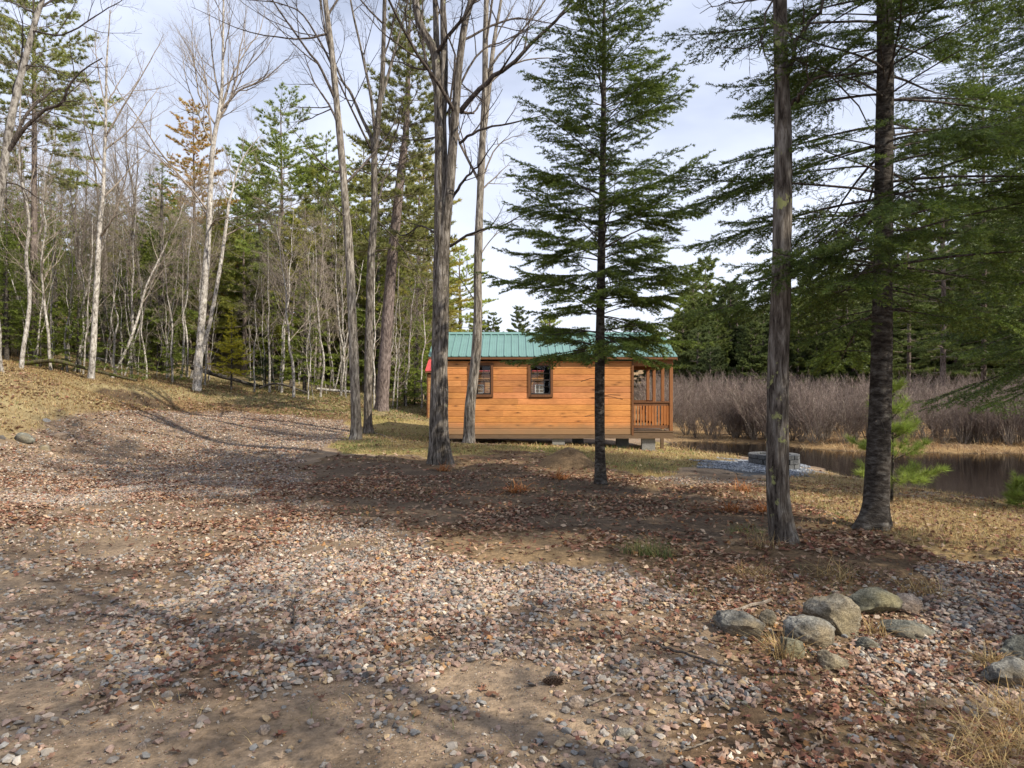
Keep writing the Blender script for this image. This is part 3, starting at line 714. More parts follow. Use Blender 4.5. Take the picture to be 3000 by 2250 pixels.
def railing(p0, p1):
    r = MB(); p0 = np.array(p0); p1 = np.array(p1); ax = 0 if abs(p1[0] - p0[0]) > abs(p1[1] - p0[1]) else 1
    def bar(a, b_, w, z0, z1, mb):
        if ax == 0: mb.box(a, b_, p0[1] - w / 2, p0[1] + w / 2, z0, z1)
        else: mb.box(p0[0] - w / 2, p0[0] + w / 2, a, b_, z0, z1)
    bar(p0[ax], p1[ax], .09, 1.29, 1.33, r); bar(p0[ax], p1[ax], .035, 1.20, 1.2895, r);     ro = r.build('railing', M['trimwood'], cab); r2 = MB(); bar(p0[ax], p1[ax], .035, .52, .60, r2); r2.build('bottom_rail', M['trimwood'], ro)
    L = p1[ax] - p0[ax]; n = max(2, int(L / .085))
    for i in range(n):
        c = p0[ax] + (i + .5) * L / n; k = MB(); bar(c - .019, c + .019, .034, .6005, 1.1995, k); k.build('baluster', M['balwood'], ro)
railing((3.705, cy0 + .05), (cx1 - .106, cy0 + .05)); railing((cx1 - .055, cy0 + .101), (cx1 - .055, 21.979)); railing((cx1 - .055, 23.401), (cx1 - .055, cy1 - .106)); railing((3.705, cy1 - .05), (cx1 - .106, cy1 - .05))
# door on the porch end wall
d = MB(); d.box(3.60, 3.69, 22.19, 23.07, .43, 2.26); dr = d.build('door', M['trimwood'], cab)
k = MB(); k.box(3.69, 3.74, 22.25, 22.29, 1.33, 1.37); k.build('handle', M['sash'], dr)
# curtain inside the second window
k = MB(); k.box(.98, 1.19, 20.93, 20.945, 1.5, 2.46); k.build('curtain', M['curtain'], cab)

cab2 = cabin('cabin', 'red roofed wooden cabin mostly hidden behind the green roofed cabin', 0, 0, -3.97, 3.3, 31.9, 35.56, .117, 2.45, 2.60, 3.45, 'roof_red',
             [(-2.35, -1.25, 1.1, 2.05), (-.6, .15, 1.1, 2.05), (1.0, 1.75, 1.1, 2.05)], wall_mat='paleboard', seed=9)
sk = MB(); sk.box(-4.0, 3.2, 31.95, 32.1, -.4, .112); sk.box(-4.0, 3.2, 35.3, 35.45, -.4, .112); sk.build('skid_beam', M['beam'], cab2)

# boards laid on the porch, blocks and prop under the cabin
k = MB(); k.box(3.78, 4.72, 21.1, 21.24, .429, .455); o = k.build('loose_board', M['rawwood']); tag(o, 'pale unpainted board lying on the porch deck', 'board')
def pier(x, y, n, w, dpt, label):
    t = thing('block_pier', (x, y, 0), label, 'block pier', 'concrete block piers under the cabin'); z = .198
    for i in range(n):
        h = .20 if i else max(.08, .2)
        zb = z - h; m = MB(); m.box(-w / 2, w / 2, -dpt / 2, dpt / 2, zb + .003, z - .001); m.build('block', M['concrete'], t, bevel=.006); z = zb
pier(1.42, 20.95, 1, .38, .2, 'single concrete block lying under the middle of the cabin beam')
pier(4.18, 20.98, 2, .40, .2, 'two stacked grey concrete blocks under the porch corner beam')
pier(3.6, 22.3, 2, .40, .2, 'shaded concrete blocks under the cabin between middle block and porch corner')
pier(-2.2, 20.95, 1, .40, .2, 'concrete block under the far end of the cabin behind the double trunk')
pier(2.35, 24.4, 2, .4, .2, 'small dark block pier under the rear beam of the cabin')
m = MB(); m.box(4.86, 4.96, 22.3, 22.4, -.4, .199); o = m.build('wooden_prop', M['beam']); tag(o, 'short grey wooden prop standing under the porch edge', 'prop')

# ------------------------------------------------------------------ fire ring
fx, fy = 6.46, 16.85; fz = T1(fx, fy) - .01
ring = thing('fire_ring', (fx, fy, fz), 'round fire ring of grey stacked concrete blocks beside the pond', 'fire pit')
rr = random.Random(4)
for c in range(3):
    nb = 12
    for i in range(nb):
        a0 = (i + (.5 if c % 2 else 0)) * 2 * math.pi / nb + .022; a1 = a0 + 2 * math.pi / nb - .044
        ro, ri = .60 + rr.uniform(-.008, .008), .40; z0, z1 = c * .115 + .004, (c + 1) * .115 - .006; v = []; m = MB()
        for z in (z0, z1):
            for r_, a in ((ri, a0), (ro, a0), (ro * .995 + .006, (a0 + a1) / 2), (ro, a1), (ri, a1)): v.append((r_ * math.cos(a), r_ * math.sin(a), z + rr.uniform(-.003, .003)))
        m.add(v, [(0, 1, 6, 5), (1, 2, 7, 6), (2, 3, 8, 7), (3, 4, 9, 8), (4, 0, 5, 9), (0, 4, 3, 2), (5, 6, 7, 8)], [(0, 2, 1), (5, 8, 9)])
        m.build('block', M['fireblock'], ring, bevel=.012)

# ------------------------------------------------------------------ boulders
from mathutils import noise as mn
BM = [boulder_mat('rock_tan', (.17, .145, .105), (.30, .27, .21), (.22, .18, .11)), boulder_mat('rock_blue', (.135, .13, .115), (.29, .28, .245), (.21, .17, .11)),
      boulder_mat('rock_green', (.13, .125, .09), (.24, .225, .165), (.17, .15, .085)), boulder_mat('rock_pink', (.22, .18, .15), (.36, .31, .27), (.30, .22, .15)), boulder_mat('rock_dark', (.10, .10, .085), (.23, .23, .19), (.16, .14, .10))]
def boulder(x0, y0, x1, y1, seed, mat, label, tilt=0., cuts=3, dep=.75, bury=.18, name='boulder', cat='boulder', group=None, sub=5):
    rng = np.random.default_rng(seed)
    base = hit((x0 + x1) / 2, y1 - (y1 - y0) * .12); Y = base[1] + (x1 - x0) / F * base[1] * .25
    w = (x1 - x0) / F * Y / 2; h = (y1 - y0) / F * Y / (2 - bury) * 1.0
    bm = bmesh.new(); bmesh.ops.create_icosphere(bm, subdivisions=sub, radius=1)
    planes = [(nrm(rng.normal(size=3) * [1, 1, .8]), rng.uniform(.55, .85)) for _ in range(cuts + 5)]
    off = Vector(rng.uniform(-50, 50, 3))
    for v in bm.verts:
        p = v.co.copy()
        for nn, dd in planes:
            s = p.dot(Vector(nn)) - dd
            if s > 0: p -= Vector(nn) * s * .93
        f = mn.fractal(p * 1.1 + off, 1, 2, 4) * .13 + mn.fractal(p * 4 + off, 1, 2, 4) * .06 - max(0, .10 - abs(mn.noise(p * 1.3 + off * 2))) * .55
        p = p * (1 + f); v.co = p
    me = bpy.data.meshes.new(name); bm.to_mesh(me); bm.free()
    co = np.array([v.co[:] for v in me.vertices]); co /= np.array([np.abs(co[:, 0]).max(), np.abs(co[:, 1]).max(), np.abs(co[:, 2]).max()])
    ct, stt = math.cos(tilt), math.sin(tilt); co = co * [w, w * dep, h]
    co = np.stack([co[:, 0] * ct - co[:, 2] * stt, co[:, 1], co[:, 0] * stt + co[:, 2] * ct], 1)
    ex = np.abs(co[:, 0]).max(); co[:, 0] *= w / ex; ez = np.abs(co[:, 2]).max(); co[:, 2] *= h / ez
    me.vertices.foreach_set('co', co.astype(np.float32).ravel()); me.polygons.foreach_set('use_smooth', [True] * len(me.polygons)); me.update()
    me.materials.append(mat); o = bpy.data.objects.new(name, me); COL.objects.link(o)
    x = ((x0 + x1) / 2 - HX) / F * Y
    ztop = EYE - (y0 - HY) / F * Y
    o.location = (x, Y, ztop - h)
    return tag(o, label, cat, group)
BG = 'boulders on the bank beside the drive'
boulder(2452, 1719, 2634, 1812, 21, BM[2], 'largest olive grey boulder at the back of the bank cluster', .1, 4, group=BG)
boulder(2613, 1736, 2707, 1808, 22, BM[3], 'pinkish rounded boulder at the far end behind the olive one', -.3, 3, group=BG)
boulder(2357, 1735, 2522, 1875, 23, BM[0], 'big tan dome boulder in the middle of the bank cluster', -.5, 4, group=BG)
boulder(2576, 1803, 2735, 1880, 24, BM[4], 'dark angular slab boulder with a chipped end beside gravel', -.1, 6, group=BG)
boulder(2290, 1800, 2458, 1908, 25, BM[1], 'smooth blue grey boulder in front of the tan dome', -.45, 3, group=BG)
boulder(2222, 1784, 2284, 1842, 26, BM[0], 'small brown wedge rock between striped and blue grey boulders', -.3, 5, group=BG)
boulder(2093, 1784, 2240, 1880, 27, BM[1], 'striped grey and rust boulder nearest the double trunk side', -.25, 4, group=BG)
boulder(2269, 1850, 2359, 1940, 28, BM[2], 'small rounded grey boulder behind the straw tussock', -.5, 2, group=BG)
boulder(2387, 1901, 2484, 1975, 29, BM[0], 'low brown wedge boulder lowest in the bank cluster', -.3, 4, group=BG)
boulder(2505, 1866, 2575, 1912, 30, BM[4], 'half buried dark rock below the tan dome boulder', 0, 3, group=BG)
boulder(2872, 1922, 3060, 2030, 31, BM[1], 'grey boulder cut off by the picture edge with straw beside it', -.15, 3, group=BG)
boulder(2940, 1866, 3070, 1955, 32, BM[4], 'dark cracked boulder behind the grey one at the picture edge', .1, 5, group=BG)
boulder(1655, 2038, 1715, 2080, 33, BM[3], 'pale tan angular rock lying on the sandy edge of the drive', -.3, 6, name='rock', cat='rock', sub=3)
boulder(1804, 2134, 1866, 2176, 34, BM[1], 'flat grey speckled rock lying in the sandy foreground', 0, 6, name='rock', cat='rock', sub=3)
boulder(748, 2120, 792, 2160, 35, BM[3], 'pale pointed rock standing in the sandy foreground', .3, 6, name='rock', cat='rock', sub=3)
boulder(398, 2172, 432, 2200, 36, BM[3], 'small whitish rock alone on the bare sand', 0, 4, name='rock', cat='rock', sub=3)
boulder(44, 1266, 100, 1306, 37, BM[4], 'grey rock half buried in the grassy bank at the lot edge', -.5, 4, name='rock', cat='rock', sub=3)
boulder(110, 1302, 152, 1324, 38, BM[0], 'flat brownish rock at the foot of the grassy bank', 0, 4, name='rock', cat='rock', sub=3)
boulder(140, 1262, 205, 1290, 39, BM[3], 'pinkish rock among leaves at the foot of the bank', 0, 4, name='rock', cat='rock', sub=3)

# soil mound by the cabin
mx_, my_, _ = hit(1668, 1372); m = MB(); a, rr_ = np.meshgrid(np.linspace(0, 2 * np.pi, 49)[:-1], np.linspace(0, 1, 16))
hh = .36 * np.clip(1 - rr_ ** 1.6, 0, 1) * (.75 + .6 * fbm(np.cos(a) * rr_ * 2.5 + 5, np.sin(a) * rr_ * 2.5, 8, 4)); X = np.cos(a) * rr_ * .68; Yy = np.sin(a) * rr_ * .6
zz = terr(mx_ + X, my_ + .4 + Yy) - T1(mx_, my_ + .4) - .02 + hh
i, j = np.meshgrid(np.arange(15), np.arange(48), indexing='ij'); qq = np.stack([i * 48 + j, i * 48 + (j + 1) % 48, (i + 1) * 48 + (j + 1) % 48, (i + 1) * 48 + j], -1).reshape(-1, 4)
root = thing('soil_mound', (mx_, my_ + .4, T1(mx_, my_ + .4)), 'low mound of dug soil and roots in front of the cabin', 'soil mound')
m.add(np.stack([X, Yy, zz], -1).reshape(-1, 3), qq, None, np.array([.16, .11, .065])); m.build('earth', M['soil'], root, smooth=True)
rng = np.random.default_rng(5); n = 160; a = rng.uniform(0, 6.28, n); r_ = rng.uniform(.05, .6, n); mb = MB(); pz = .36 * (1 - (r_ / .64) ** 1.6) * .95
blades(mb, np.stack([np.cos(a) * r_, np.sin(a) * r_ * .9, np.maximum(pz, 0)], 1), rng.uniform(.08, .28, n), np.full(n, .01), rng, palette(rng, n, [(.20, .13, .07), (.30, .21, .11), (.12, .08, .05)], [1, 1, 1]), 2.0, 1.2, 3)
mb.build('roots', M['blade'], root)

# tussocks, dead ferns, sticks, cone
def tussock(px, py, n, h, spread, pal, label, name='grass_tussock', cat='grass tussock', lean=1.0, w=.006, group=None):
    c = hit(px, py); rng = np.random.default_rng(int(px * 7 + py)); m = MB(); a = rng.uniform(0, 6.28, n); r_ = spread * np.sqrt(rng.random(n)) * .8
    x, y = np.cos(a) * r_, np.sin(a) * r_; z = terr(c[0] + x, c[1] + y) - c[2] - .01
    blades(m, np.stack([x, y, z], 1), h * rng.uniform(.4, 1.1, n), np.full(n, w), rng, palette(rng, n, pal, np.ones(len(pal)), .25), lean, .9, 4)
    o = m.build(name, M['blade'], None, tuple(c)); return tag(o, label, cat, group)
STRAWP = [(.40, .27, .11), (.31, .20, .08), (.46, .35, .17), (.22, .14, .065)]; GRN = [(.10, .14, .04), (.15, .18, .06), (.07, .10, .03), (.28, .22, .09)]; RUST = [(.34, .13, .035), (.26, .09, .03), (.40, .19, .07)]
tussock(2290, 1925, 90, .26, .10, STRAWP, 'pale straw tussock leaning over the small rounded boulder'); tussock(2572, 1868, 70, .20, .10, STRAWP, 'straw tussock between the tan dome and dark slab boulder')
tussock(2905, 1950, 160, .16, .08, STRAWP, 'matted straw tussock on the boulder at the picture edge', lean=1.6)
for i_, (a_, b_, h_, s_, n_) in enumerate([(2960, 2200, .26, .26, 260), (2850, 2240, .20, .24, 200), (3010, 2110, .26, .24, 190)]):
    tussock(a_, b_, n_, h_, s_, STRAWP, ['tall golden straw tussock in the near corner of the picture', 'flattened straw tussock beside the tall golden one in the near corner', 'arching straw tussock behind the tall golden one in the near corner'][i_], lean=2.2, w=.0045)
tussock(1862, 1622, 130, .24, .20, GRN, 'green grass tussock at the edge of the sandy hump'); tussock(1925, 1630, 150, .26, .22, GRN, 'wider green grass tussock between the sandy hump and the oak trunk')
tussock(2240, 1600, 110, .22, .22, STRAWP, 'yellow grass tussock at the foot of the lichened oak trunk', lean=1.3); tussock(2180, 1560, 120, .16, .3, GRN, 'low mossy green tussock left of the oak trunk foot')
tussock(2440, 1690, 120, .22, .22, STRAWP, 'straw tussock on the bank above the tan dome boulder', lean=1.4); tussock(2700, 1730, 120, .22, .24, STRAWP, 'straw tussock on the bank behind the pinkish boulder', lean=1.4)
tussock(2200, 1690, 90, .2, .2, STRAWP, 'straw tussock in the leaves above the striped boulder', lean=1.4)
for (a_, b_, lb_) in [(1511, 1441, 'rusty dead fern in the dark soil below the cabin mound'), (1300, 1380, 'rusty dead fern lying beside the double trunk'), (2179, 1441, 'rusty dead fern in sunlit leaves left of the oak trunk'), (2140, 1500, 'rusty dead fern in the shade left of the oak trunk'), (2235, 1498, 'rusty dead fern close behind the oak trunk'), (1640, 1405, 'flat rusty dead fern in front of the cabin mound')]:
    tussock(a_, b_, 60, .30, .16, RUST, lb_, 'dead_fern', 'dead fern', 1.6, .016)
def stick(pts, r, label, name='stick', mat='twig', cat='stick', lift=.02):
    w = np.array([hit(a, b) for a, b in pts]); w[:, 2] += lift; m = MB(); c = spline(w, 14); c[1:-1] += np.random.default_rng(int(pts[0][0])).normal(size=(12, 3)) * r * .5; v, qd = tubes(c[None], np.linspace(r, r * .45, 14)[None], 6); m.add(v - w[0], qd)
    o = m.build(name, M[mat], None, tuple(w[0])); return tag(o, label, cat)
stick([(1893, 1886), (1988, 1920), (2158, 1975)], .011, 'long dark fallen stick at the edge of the gravel by the boulders', mat='twig_dark'); stick([(1724, 2076), (1798, 2049), (1886, 2025)], .006, 'pale dry stick lying beside the tan angular rock')
stick([(1120, 1885), (1250, 1850), (1290, 1900)], .004, 'thin bent straw coloured twig on the gravel'); stick([(60, 1752), (135, 1748)], .006, 'short pale stick on the bare sand at the lot edge')
stick([(1990, 2215), (2070, 2185), (2110, 2170)], .005, 'pale bent stick in the leaf litter of the near foreground'); stick([(1060, 1258), (1110, 1272), (1150, 1290)], .02, 'pale fallen branch at the foot of the shaggy trunks', name='fallen_branch', cat='branch')
GST, LST = 'small sticks in the leaf litter', 'small dry stick among many lying in the leaf litter'
rs = np.random.default_rng(21); ps = []
for k in range(4):
    n_ = 7; L_ = (.22, .35, .5, .7)[k]; p_ = np.cumsum(np.vstack([[0, 0, 0], np.stack([np.full(n_ - 1, L_ / n_), rs.normal(size=n_ - 1) * L_ * .03, rs.normal(size=n_ - 1) * .003], 1)]), 0); m = MB(); v, qd = tubes(p_[None], np.linspace(.006, .003, n_)[None] * (1 + k * .25), 5); m.add(v, qd)
    if k > 1: q_ = np.array([p_[3], p_[3] + [L_ * .12, L_ * .10, .01], p_[3] + [L_ * .22, L_ * .16, .015]]); v, qd = tubes(q_[None], np.array([[.005, .004, .002]]), 4); m.add(v, qd)
    ps.append(tag(m.build('stick', M['twig' if k % 2 else 'twig_dark']), LST, 'stick', GST))
for k in range(22):
    o = ps[k] if k < 4 else ps[k % 4].copy()
    if k >= 4: COL.objects.link(o)
    a_ = rs.uniform(150, 2700); b_ = 1380 + 560 * rs.random(); h_ = hit(a_, b_); o.location = (h_[0], h_[1], h_[2] + .018); o.rotation_euler = (0, rs.normal() * .04, rs.uniform(0, 6.28)); o.scale = (s_ := rs.uniform(.6, 1.3), s_, s_)
c = hit(1619, 2005); m = MB(); rng = np.random.default_rng(3)
for k in range(11):
    for j_ in range(7):
        a = j_ * 6.283 / 7 + k * .45; r_ = .021 * math.sin(math.pi * (k + 1.2) / 13) + .002; x = -.05 + k * .010
        p = np.array([x, math.cos(a) * r_, math.sin(a) * r_ + .02]); o_ = np.array([.012, math.cos(a) * .010, math.sin(a) * .010]); s_ = np.array([0, -math.sin(a), math.cos(a)]) * .007
        m.add([np.array([x - .008, 0, .02]), p - s_, p + o_, p + s_], None, [(0, 1, 2), (0, 2, 3), (1, 3, 2)], (.11, .07, .045))
o = m.build('pine_cone', M['leaf'], None, tuple(c)); tag(o, 'brown pine cone lying on the gravel', 'pine cone')
def log(pts, Y, r, label, mat='bark_maple', name='fallen_log'):
    w = []
    for a, b in pts: w.append(P(a, b, Y))
    w = np.array(w); g = terr(w[:, 0], w[:, 1]); w[:, 2] = np.maximum(w[:, 2], g + r * .3); w[:, 2] = np.minimum(w[:, 2], g + .7); m = MB(); trunk_geo(m, w - w[0], np.linspace(r, r * .6, len(w)), 8, .25, .22, 0, 3)
    o = m.build(name, M[mat], None, tuple(w[0]), True); return tag(o, label, 'log')
log([(63, 1066), (158, 1057), (253, 1080), (400, 1115)], 32.5, .11, 'long mossy fallen log at the top of the leafy bank', 'bark_moss'); log([(560, 1075), (660, 1105), (760, 1138)], 37, .14, 'dark straight fallen log behind the twin stemmed pale tree', 'bark_fir')
log([(760, 1136), (814, 1124), (900, 1150)], 34, .06, 'thin arched fallen log at the forest edge below the dark fir bush', 'bark_fir'); log([(930, 1140), (1000, 1146), (1050, 1150)], 38, .09, 'pale broken log on the forest floor near the big pine', 'bark_pale')
log([(250, 1085), (300, 1095), (330, 1098)], 40, .16, 'pale rotten log on the slope between slim trunks', 'bark_pale')
# ------------------------------------------------------------------ trees
def needles(mb, rng, Pp, dens, nl, nw, col, cvar=.3, t0=0., up=.25, fan=.8, tipcol=None):
    """flat sprays of needles along every twig polyline"""
    L = np.linalg.norm(np.diff(Pp, axis=1), axis=2).sum(1); cnt = np.maximum((L * dens).astype(int), 2)
    i = np.repeat(np.arange(len(Pp)), cnt); m = len(i); t = t0 + (1 - t0) * rng.random(m)
    p, d = interp(Pp, i, t); d = nrm(d)
    s = nrm(np.cross(d, np.array([0, 0, 1.]) + .05 * rng.normal(size=(m, 3)))); u = np.cross(s, d); ph = rng.uniform(0, 6.283, (m, 1))
    nd = nrm(d * rng.uniform(.5, 1.0, (m, 1)) + fan * (s * np.cos(ph) + u * np.sin(ph) * .75) + np.array([0, 0, up * .5]))
    l = nl * rng.uniform(.7, 1.25, m)[:, None]; hw = d * nw * .5
    v = np.stack([p - hw, p + hw, p + nd * l], 1)
    c = np.array(col)[None] * (1 + cvar * rng.uniform(-1, 1, (len(Pp), 1)))[i] * (1 + .2 * rng.uniform(-1, 1, (m, 1)))
    if tipcol is not None: k = np.clip((t - .7) / .3, 0, 1)[:, None]; c = c * (1 - k) + np.array(tipcol) * k
    mb.add(v.reshape(-1, 3), None, np.arange(m * 3).reshape(-1, 3), np.repeat(c, 3, 0))
def side_twigs(rng, Pp, Ls, spacing, ang, lenf, lmax, n, t0=.1, droop=-.05, fwd=.15, lmin=.05, shade=0):
    cnt = np.maximum((Ls * (1 - t0) / spacing).astype(int), 1); i = np.repeat(np.arange(len(Pp)), cnt); m = len(i)
    if m == 0: return None
    k = np.concatenate([np.arange(c) for c in cnt]); t = t0 + (1 - t0) * (k + rng.random(m) * .9) / cnt[i]
    p, d = interp(Pp, i, t); d = nrm(d); s = nrm(np.cross(d, np.array([0, 0, 1.]))); sg = np.where(k % 2 == 0, 1, -1)[:, None]
    a = R(1) * rng.uniform(ang[0], ang[1], m)[:, None]
    dd = nrm(d * np.cos(a) + s * sg * np.sin(a) + .12 * rng.normal(size=(m, 3)))
    L = np.clip(Ls[i] * lenf * rng.uniform(.6, 1.15, m) * np.clip((1.08 - t) * 1.5, .2, 1) * np.clip(t * 3.5, .35, 1), lmin, lmax)
    out = np.empty((m, n, 3)); out[:, 0] = p; st = (L / (n - 1))[:, None]
    for q_ in range(1, n):
        dd = nrm(dd + d * fwd + np.array([0, 0, droop]) + .07 * rng.normal(size=(m, 3))); out[:, q_] = out[:, q_ - 1] + dd * st
    return out, L, t
def fir(seed, trunk, rad, hb, rmax, whorl=.3, per=6, prof=None, e0=(-8, 40), droop=(28, 8), tip=(34, 10), sp2=.060, sp3=.042, l3=True, nd=170, nl=.036, nw=.015, col=(.034, .078, .022), tip_col=(.065, .125, .035), bare=.0, kt=3, len2=.33, max2=.75, dead=True, flare=.5):
    """conifer with whorled drooping branches; returns (trunk builder, crown builder of wood, crown builder of needles)"""
    rng = np.random.default_rng(seed); tr = MB(); c, r = trunk_geo(tr, trunk, rad, 18 if kt > 2 else 7, .14, .05, flare, seed, 4, 7, .18)
    zt = c[:, 2]; H = zt[-1]; hs = []; h = hb
    while h < H - .12:
        n = per + rng.integers(-1, 2); a0 = rng.uniform(0, 6.28)
        for j in range(n): hs.append((h + rng.uniform(-.06, .06), a0 + j * 2 * np.pi / n + rng.uniform(-.35, .35)))
        if rng.random() < .8: hs.append((h + rng.uniform(.3, .7) * whorl, rng.uniform(0, 6.28)))
        h += whorl * rng.uniform(.75, 1.25)
    hs = np.array(hs); B = len(hs); rel = np.clip((hs[:, 0] - hb) / (H - hb), 0, 1)
    pf = prof(rel) if prof else (1 - rel) ** .85 * np.clip(.72 + rel * 3, 0, 1)
    L = np.maximum(rmax * pf * rng.uniform(.5, 1.15, B), .12)
    n = 9; t = np.linspace(0, 1, n); el = R(1) * (e0[0] + (e0[1] - e0[0]) * rel ** 1.1)[:, None] + R(1) * rng.uniform(-15, 15, (B, 1))
    dr = R(1) * (droop[0] + (droop[1] - droop[0]) * rel)[:, None]; tu = R(1) * (tip[0] + (tip[1] - tip[0]) * rel)[:, None]
    e = el - dr * t * 1.4 * (1 - .25 * t) + tu * t ** 2.5; az = hs[:, 1][:, None] + .16 * np.cumsum(rng.normal(size=(B, n)), 1) * .35
    d = np.stack([np.cos(e) * np.cos(az), np.cos(e) * np.sin(az), np.sin(e)], -1); st = (L / (n - 1))[:, None, None]
    pos = np.empty((B, n, 3)); zz = np.clip(np.interp(hs[:, 0], zt, np.arange(len(zt))), 0, len(zt) - 1.001); k = zz.astype(int); f = (zz - k)[:, None]
    pos[:, 0] = c[k] * (1 - f) + c[k + 1] * f
    for q_ in range(1, n): pos[:, q_] = pos[:, q_ - 1] + d[:, q_] * st[:, 0]
    wd = MB(); r0 = np.clip(.0055 * L + .0025, .003, .018); v, qd = tubes(pos, r0[:, None] * np.linspace(1, .22, n)[None], 5 if kt > 2 else 3); wd.add(v, qd)
    if dead:  # dead snags on the bare lower stem
        m = int(max(3, hb * 5)); hh = rng.uniform(hb * .35, hb * 1.3, m); a = rng.uniform(0, 6.28, m); ll = rng.uniform(.08, .55, m); kk = np.clip(np.searchsorted(zt, hh), 0, len(zt) - 1)
        s0 = c[kk]; s1 = s0 + np.stack([np.cos(a), np.sin(a), rng.uniform(-.4, .15, m)], 1) * ll[:, None]; v, qd = tubes(np.stack([s0, (s0 + s1) / 2 + [0, 0, .02], s1], 1), np.full((m, 3), .005), 4); wd.add(v, qd)
    nb = MB(); s2, L2, t2 = side_twigs(rng, pos, L, sp2, (42, 66), len2, max2, 5, .10, -.105, .12)
    v, qd = tubes(s2, np.clip(.004 * L2, .001, .004)[:, None] * np.array([1, .8, .7, .6, .4])[None], 3); wd.add(v, qd)
    keep = t2 > bare * rng.uniform(.5, 1.3, len(t2)); needles(nb, rng, s2[keep], nd, nl, nw, col, .3, .12, .25, .8, tip_col)
    if l3:
        s3, L3, t3 = side_twigs(rng, s2, L2, sp3, (38, 60), .5, .26, 3, .12, -.06, .2, .05); k3 = np.repeat(keep, np.maximum((L2 * .88 / sp3).astype(int), 1)); s3 = s3[k3]
        needles(nb, rng, s3, nd, nl, nw, col, .3, 0, .25, .8, tip_col)
    k1 = pos[:, n // 2:]; needles(nb, rng, k1, nd * .6, nl, nw, col, .2, 0, .5, .8, tip_col)
    return tr, wd, nb
def pine(seed, trunk, rad, hb, rmax, whorl=.75, per=5, prof=None, e0=(0, 50), tl=.17, tw=.022, K=11, sp2=.24, col=(.055, .095, .022), col2=(.10, .13, .03), tuft_sp=.16, curve=16, sides=9):
    rng = np.random.default_rng(seed); tr = MB(); c, r = trunk_geo(tr, trunk, rad, sides, .4, .05, .4, seed, 4, 7, .25); zt = c[:, 2]; H = zt[-1]; hs = []; h = hb
    while h < H - .15:
        n = per + rng.integers(-1, 2); a0 = rng.uniform(0, 6.28)
        for j in range(n): hs.append((h + rng.uniform(-.12, .12), a0 + j * 6.283 / n + rng.uniform(-.4, .4)))
        h += whorl * rng.uniform(.7, 1.3)
    hs = np.array(hs); B = len(hs); rel = np.clip((hs[:, 0] - hb) / (H - hb), 0, 1); pf = prof(rel) if prof else (1 - rel) ** .7 * np.clip(.6 + rel * 2, 0, 1)
    L = np.maximum(rmax * pf * rng.uniform(.42, 1.2, B), .2); n = 8; t = np.linspace(0, 1, n)
    e = R(1) * ((e0[0] + (e0[1] - e0[0]) * rel)[:, None] + rng.uniform(-8, 8, (B, 1)) + curve * (t ** 2)[None] - 8 * t[None]); az = hs[:, 1][:, None] + .05 * np.cumsum(rng.normal(size=(B, n)), 1)
    d = np.stack([np.cos(e) * np.cos(az), np.cos(e) * np.sin(az), np.sin(e)], -1); st = (L / (n - 1))[:, None]; pos = np.empty((B, n, 3))
    kk = np.clip(np.searchsorted(zt, hs[:, 0]), 0, len(zt) - 1); pos[:, 0] = c[kk]
    for q_ in range(1, n): pos[:, q_] = pos[:, q_ - 1] + d[:, q_] * st
    wd = MB(); v, qd = tubes(pos, np.clip(.008 * L + .003, .004, .045)[:, None] * np.linspace(1, .2, n)[None], 4); wd.add(v, qd)
    s2, L2, t2 = side_twigs(rng, pos, L, sp2, (35, 60), .36, 1.4, 4, .22, .03, .1, .15); v, qd = tubes(s2, np.clip(.008 * L2, .002, .012)[:, None] * np.array([1, .8, .6, .4])[None], 3); wd.add(v, qd)
    nb = MB()
    for Q, LL, a0 in ((s2, L2, .3), (pos, L, .6)):
        cnt = np.maximum((LL * (1 - a0) / tuft_sp).astype(int), 1); i = np.repeat(np.arange(len(Q)), cnt); m = len(i); t_ = a0 + (1 - a0) * rng.random(m); p, dd = interp(Q, i, t_); ax = nrm(nrm(dd) + np.array([0, 0, .55]))
        p = np.repeat(p, K, 0); ax = np.repeat(ax, K, 0); M_ = len(p); nd = nrm(ax + .62 * rng.normal(size=(M_, 3))); l = tl * rng.uniform(.7, 1.2, (M_, 1)); hw = nrm(np.cross(nd, rng.normal(size=(M_, 3)))) * tw * .5
        v = np.stack([p - hw, p + hw, p + nd * l], 1); mixf = np.repeat(rng.random((m, 1)), K, 0); cc = np.array(col) * (1 - mixf) + np.array(col2) * mixf; cc = cc * rng.uniform(.7, 1.3, (M_, 1)); nb.add(v.reshape(-1, 3), None, np.arange(M_ * 3).reshape(-1, 3), np.repeat(cc, 3, 0))
    return tr, wd, nb
def put_conifer(name, label, cat, base, parts, bark, group=None, needle='needle', wood='twig_dark', s=1, rz=0):
    tr, wd, nb = parts; t = thing(name, base, label, cat, group, rz); t.scale = (s, s, s); tr.build('trunk', M[bark], t, None, True); cr = nb.build('crown', M[needle], t); wd.build('branches', M[wood], t, None, True); return t
def line(px_pts, Y, dY=0):
    n = len(px_pts); return np.array([P(a, b, Y + dY * k / max(1, n - 1)) for k, (a, b) in enumerate(px_pts)])
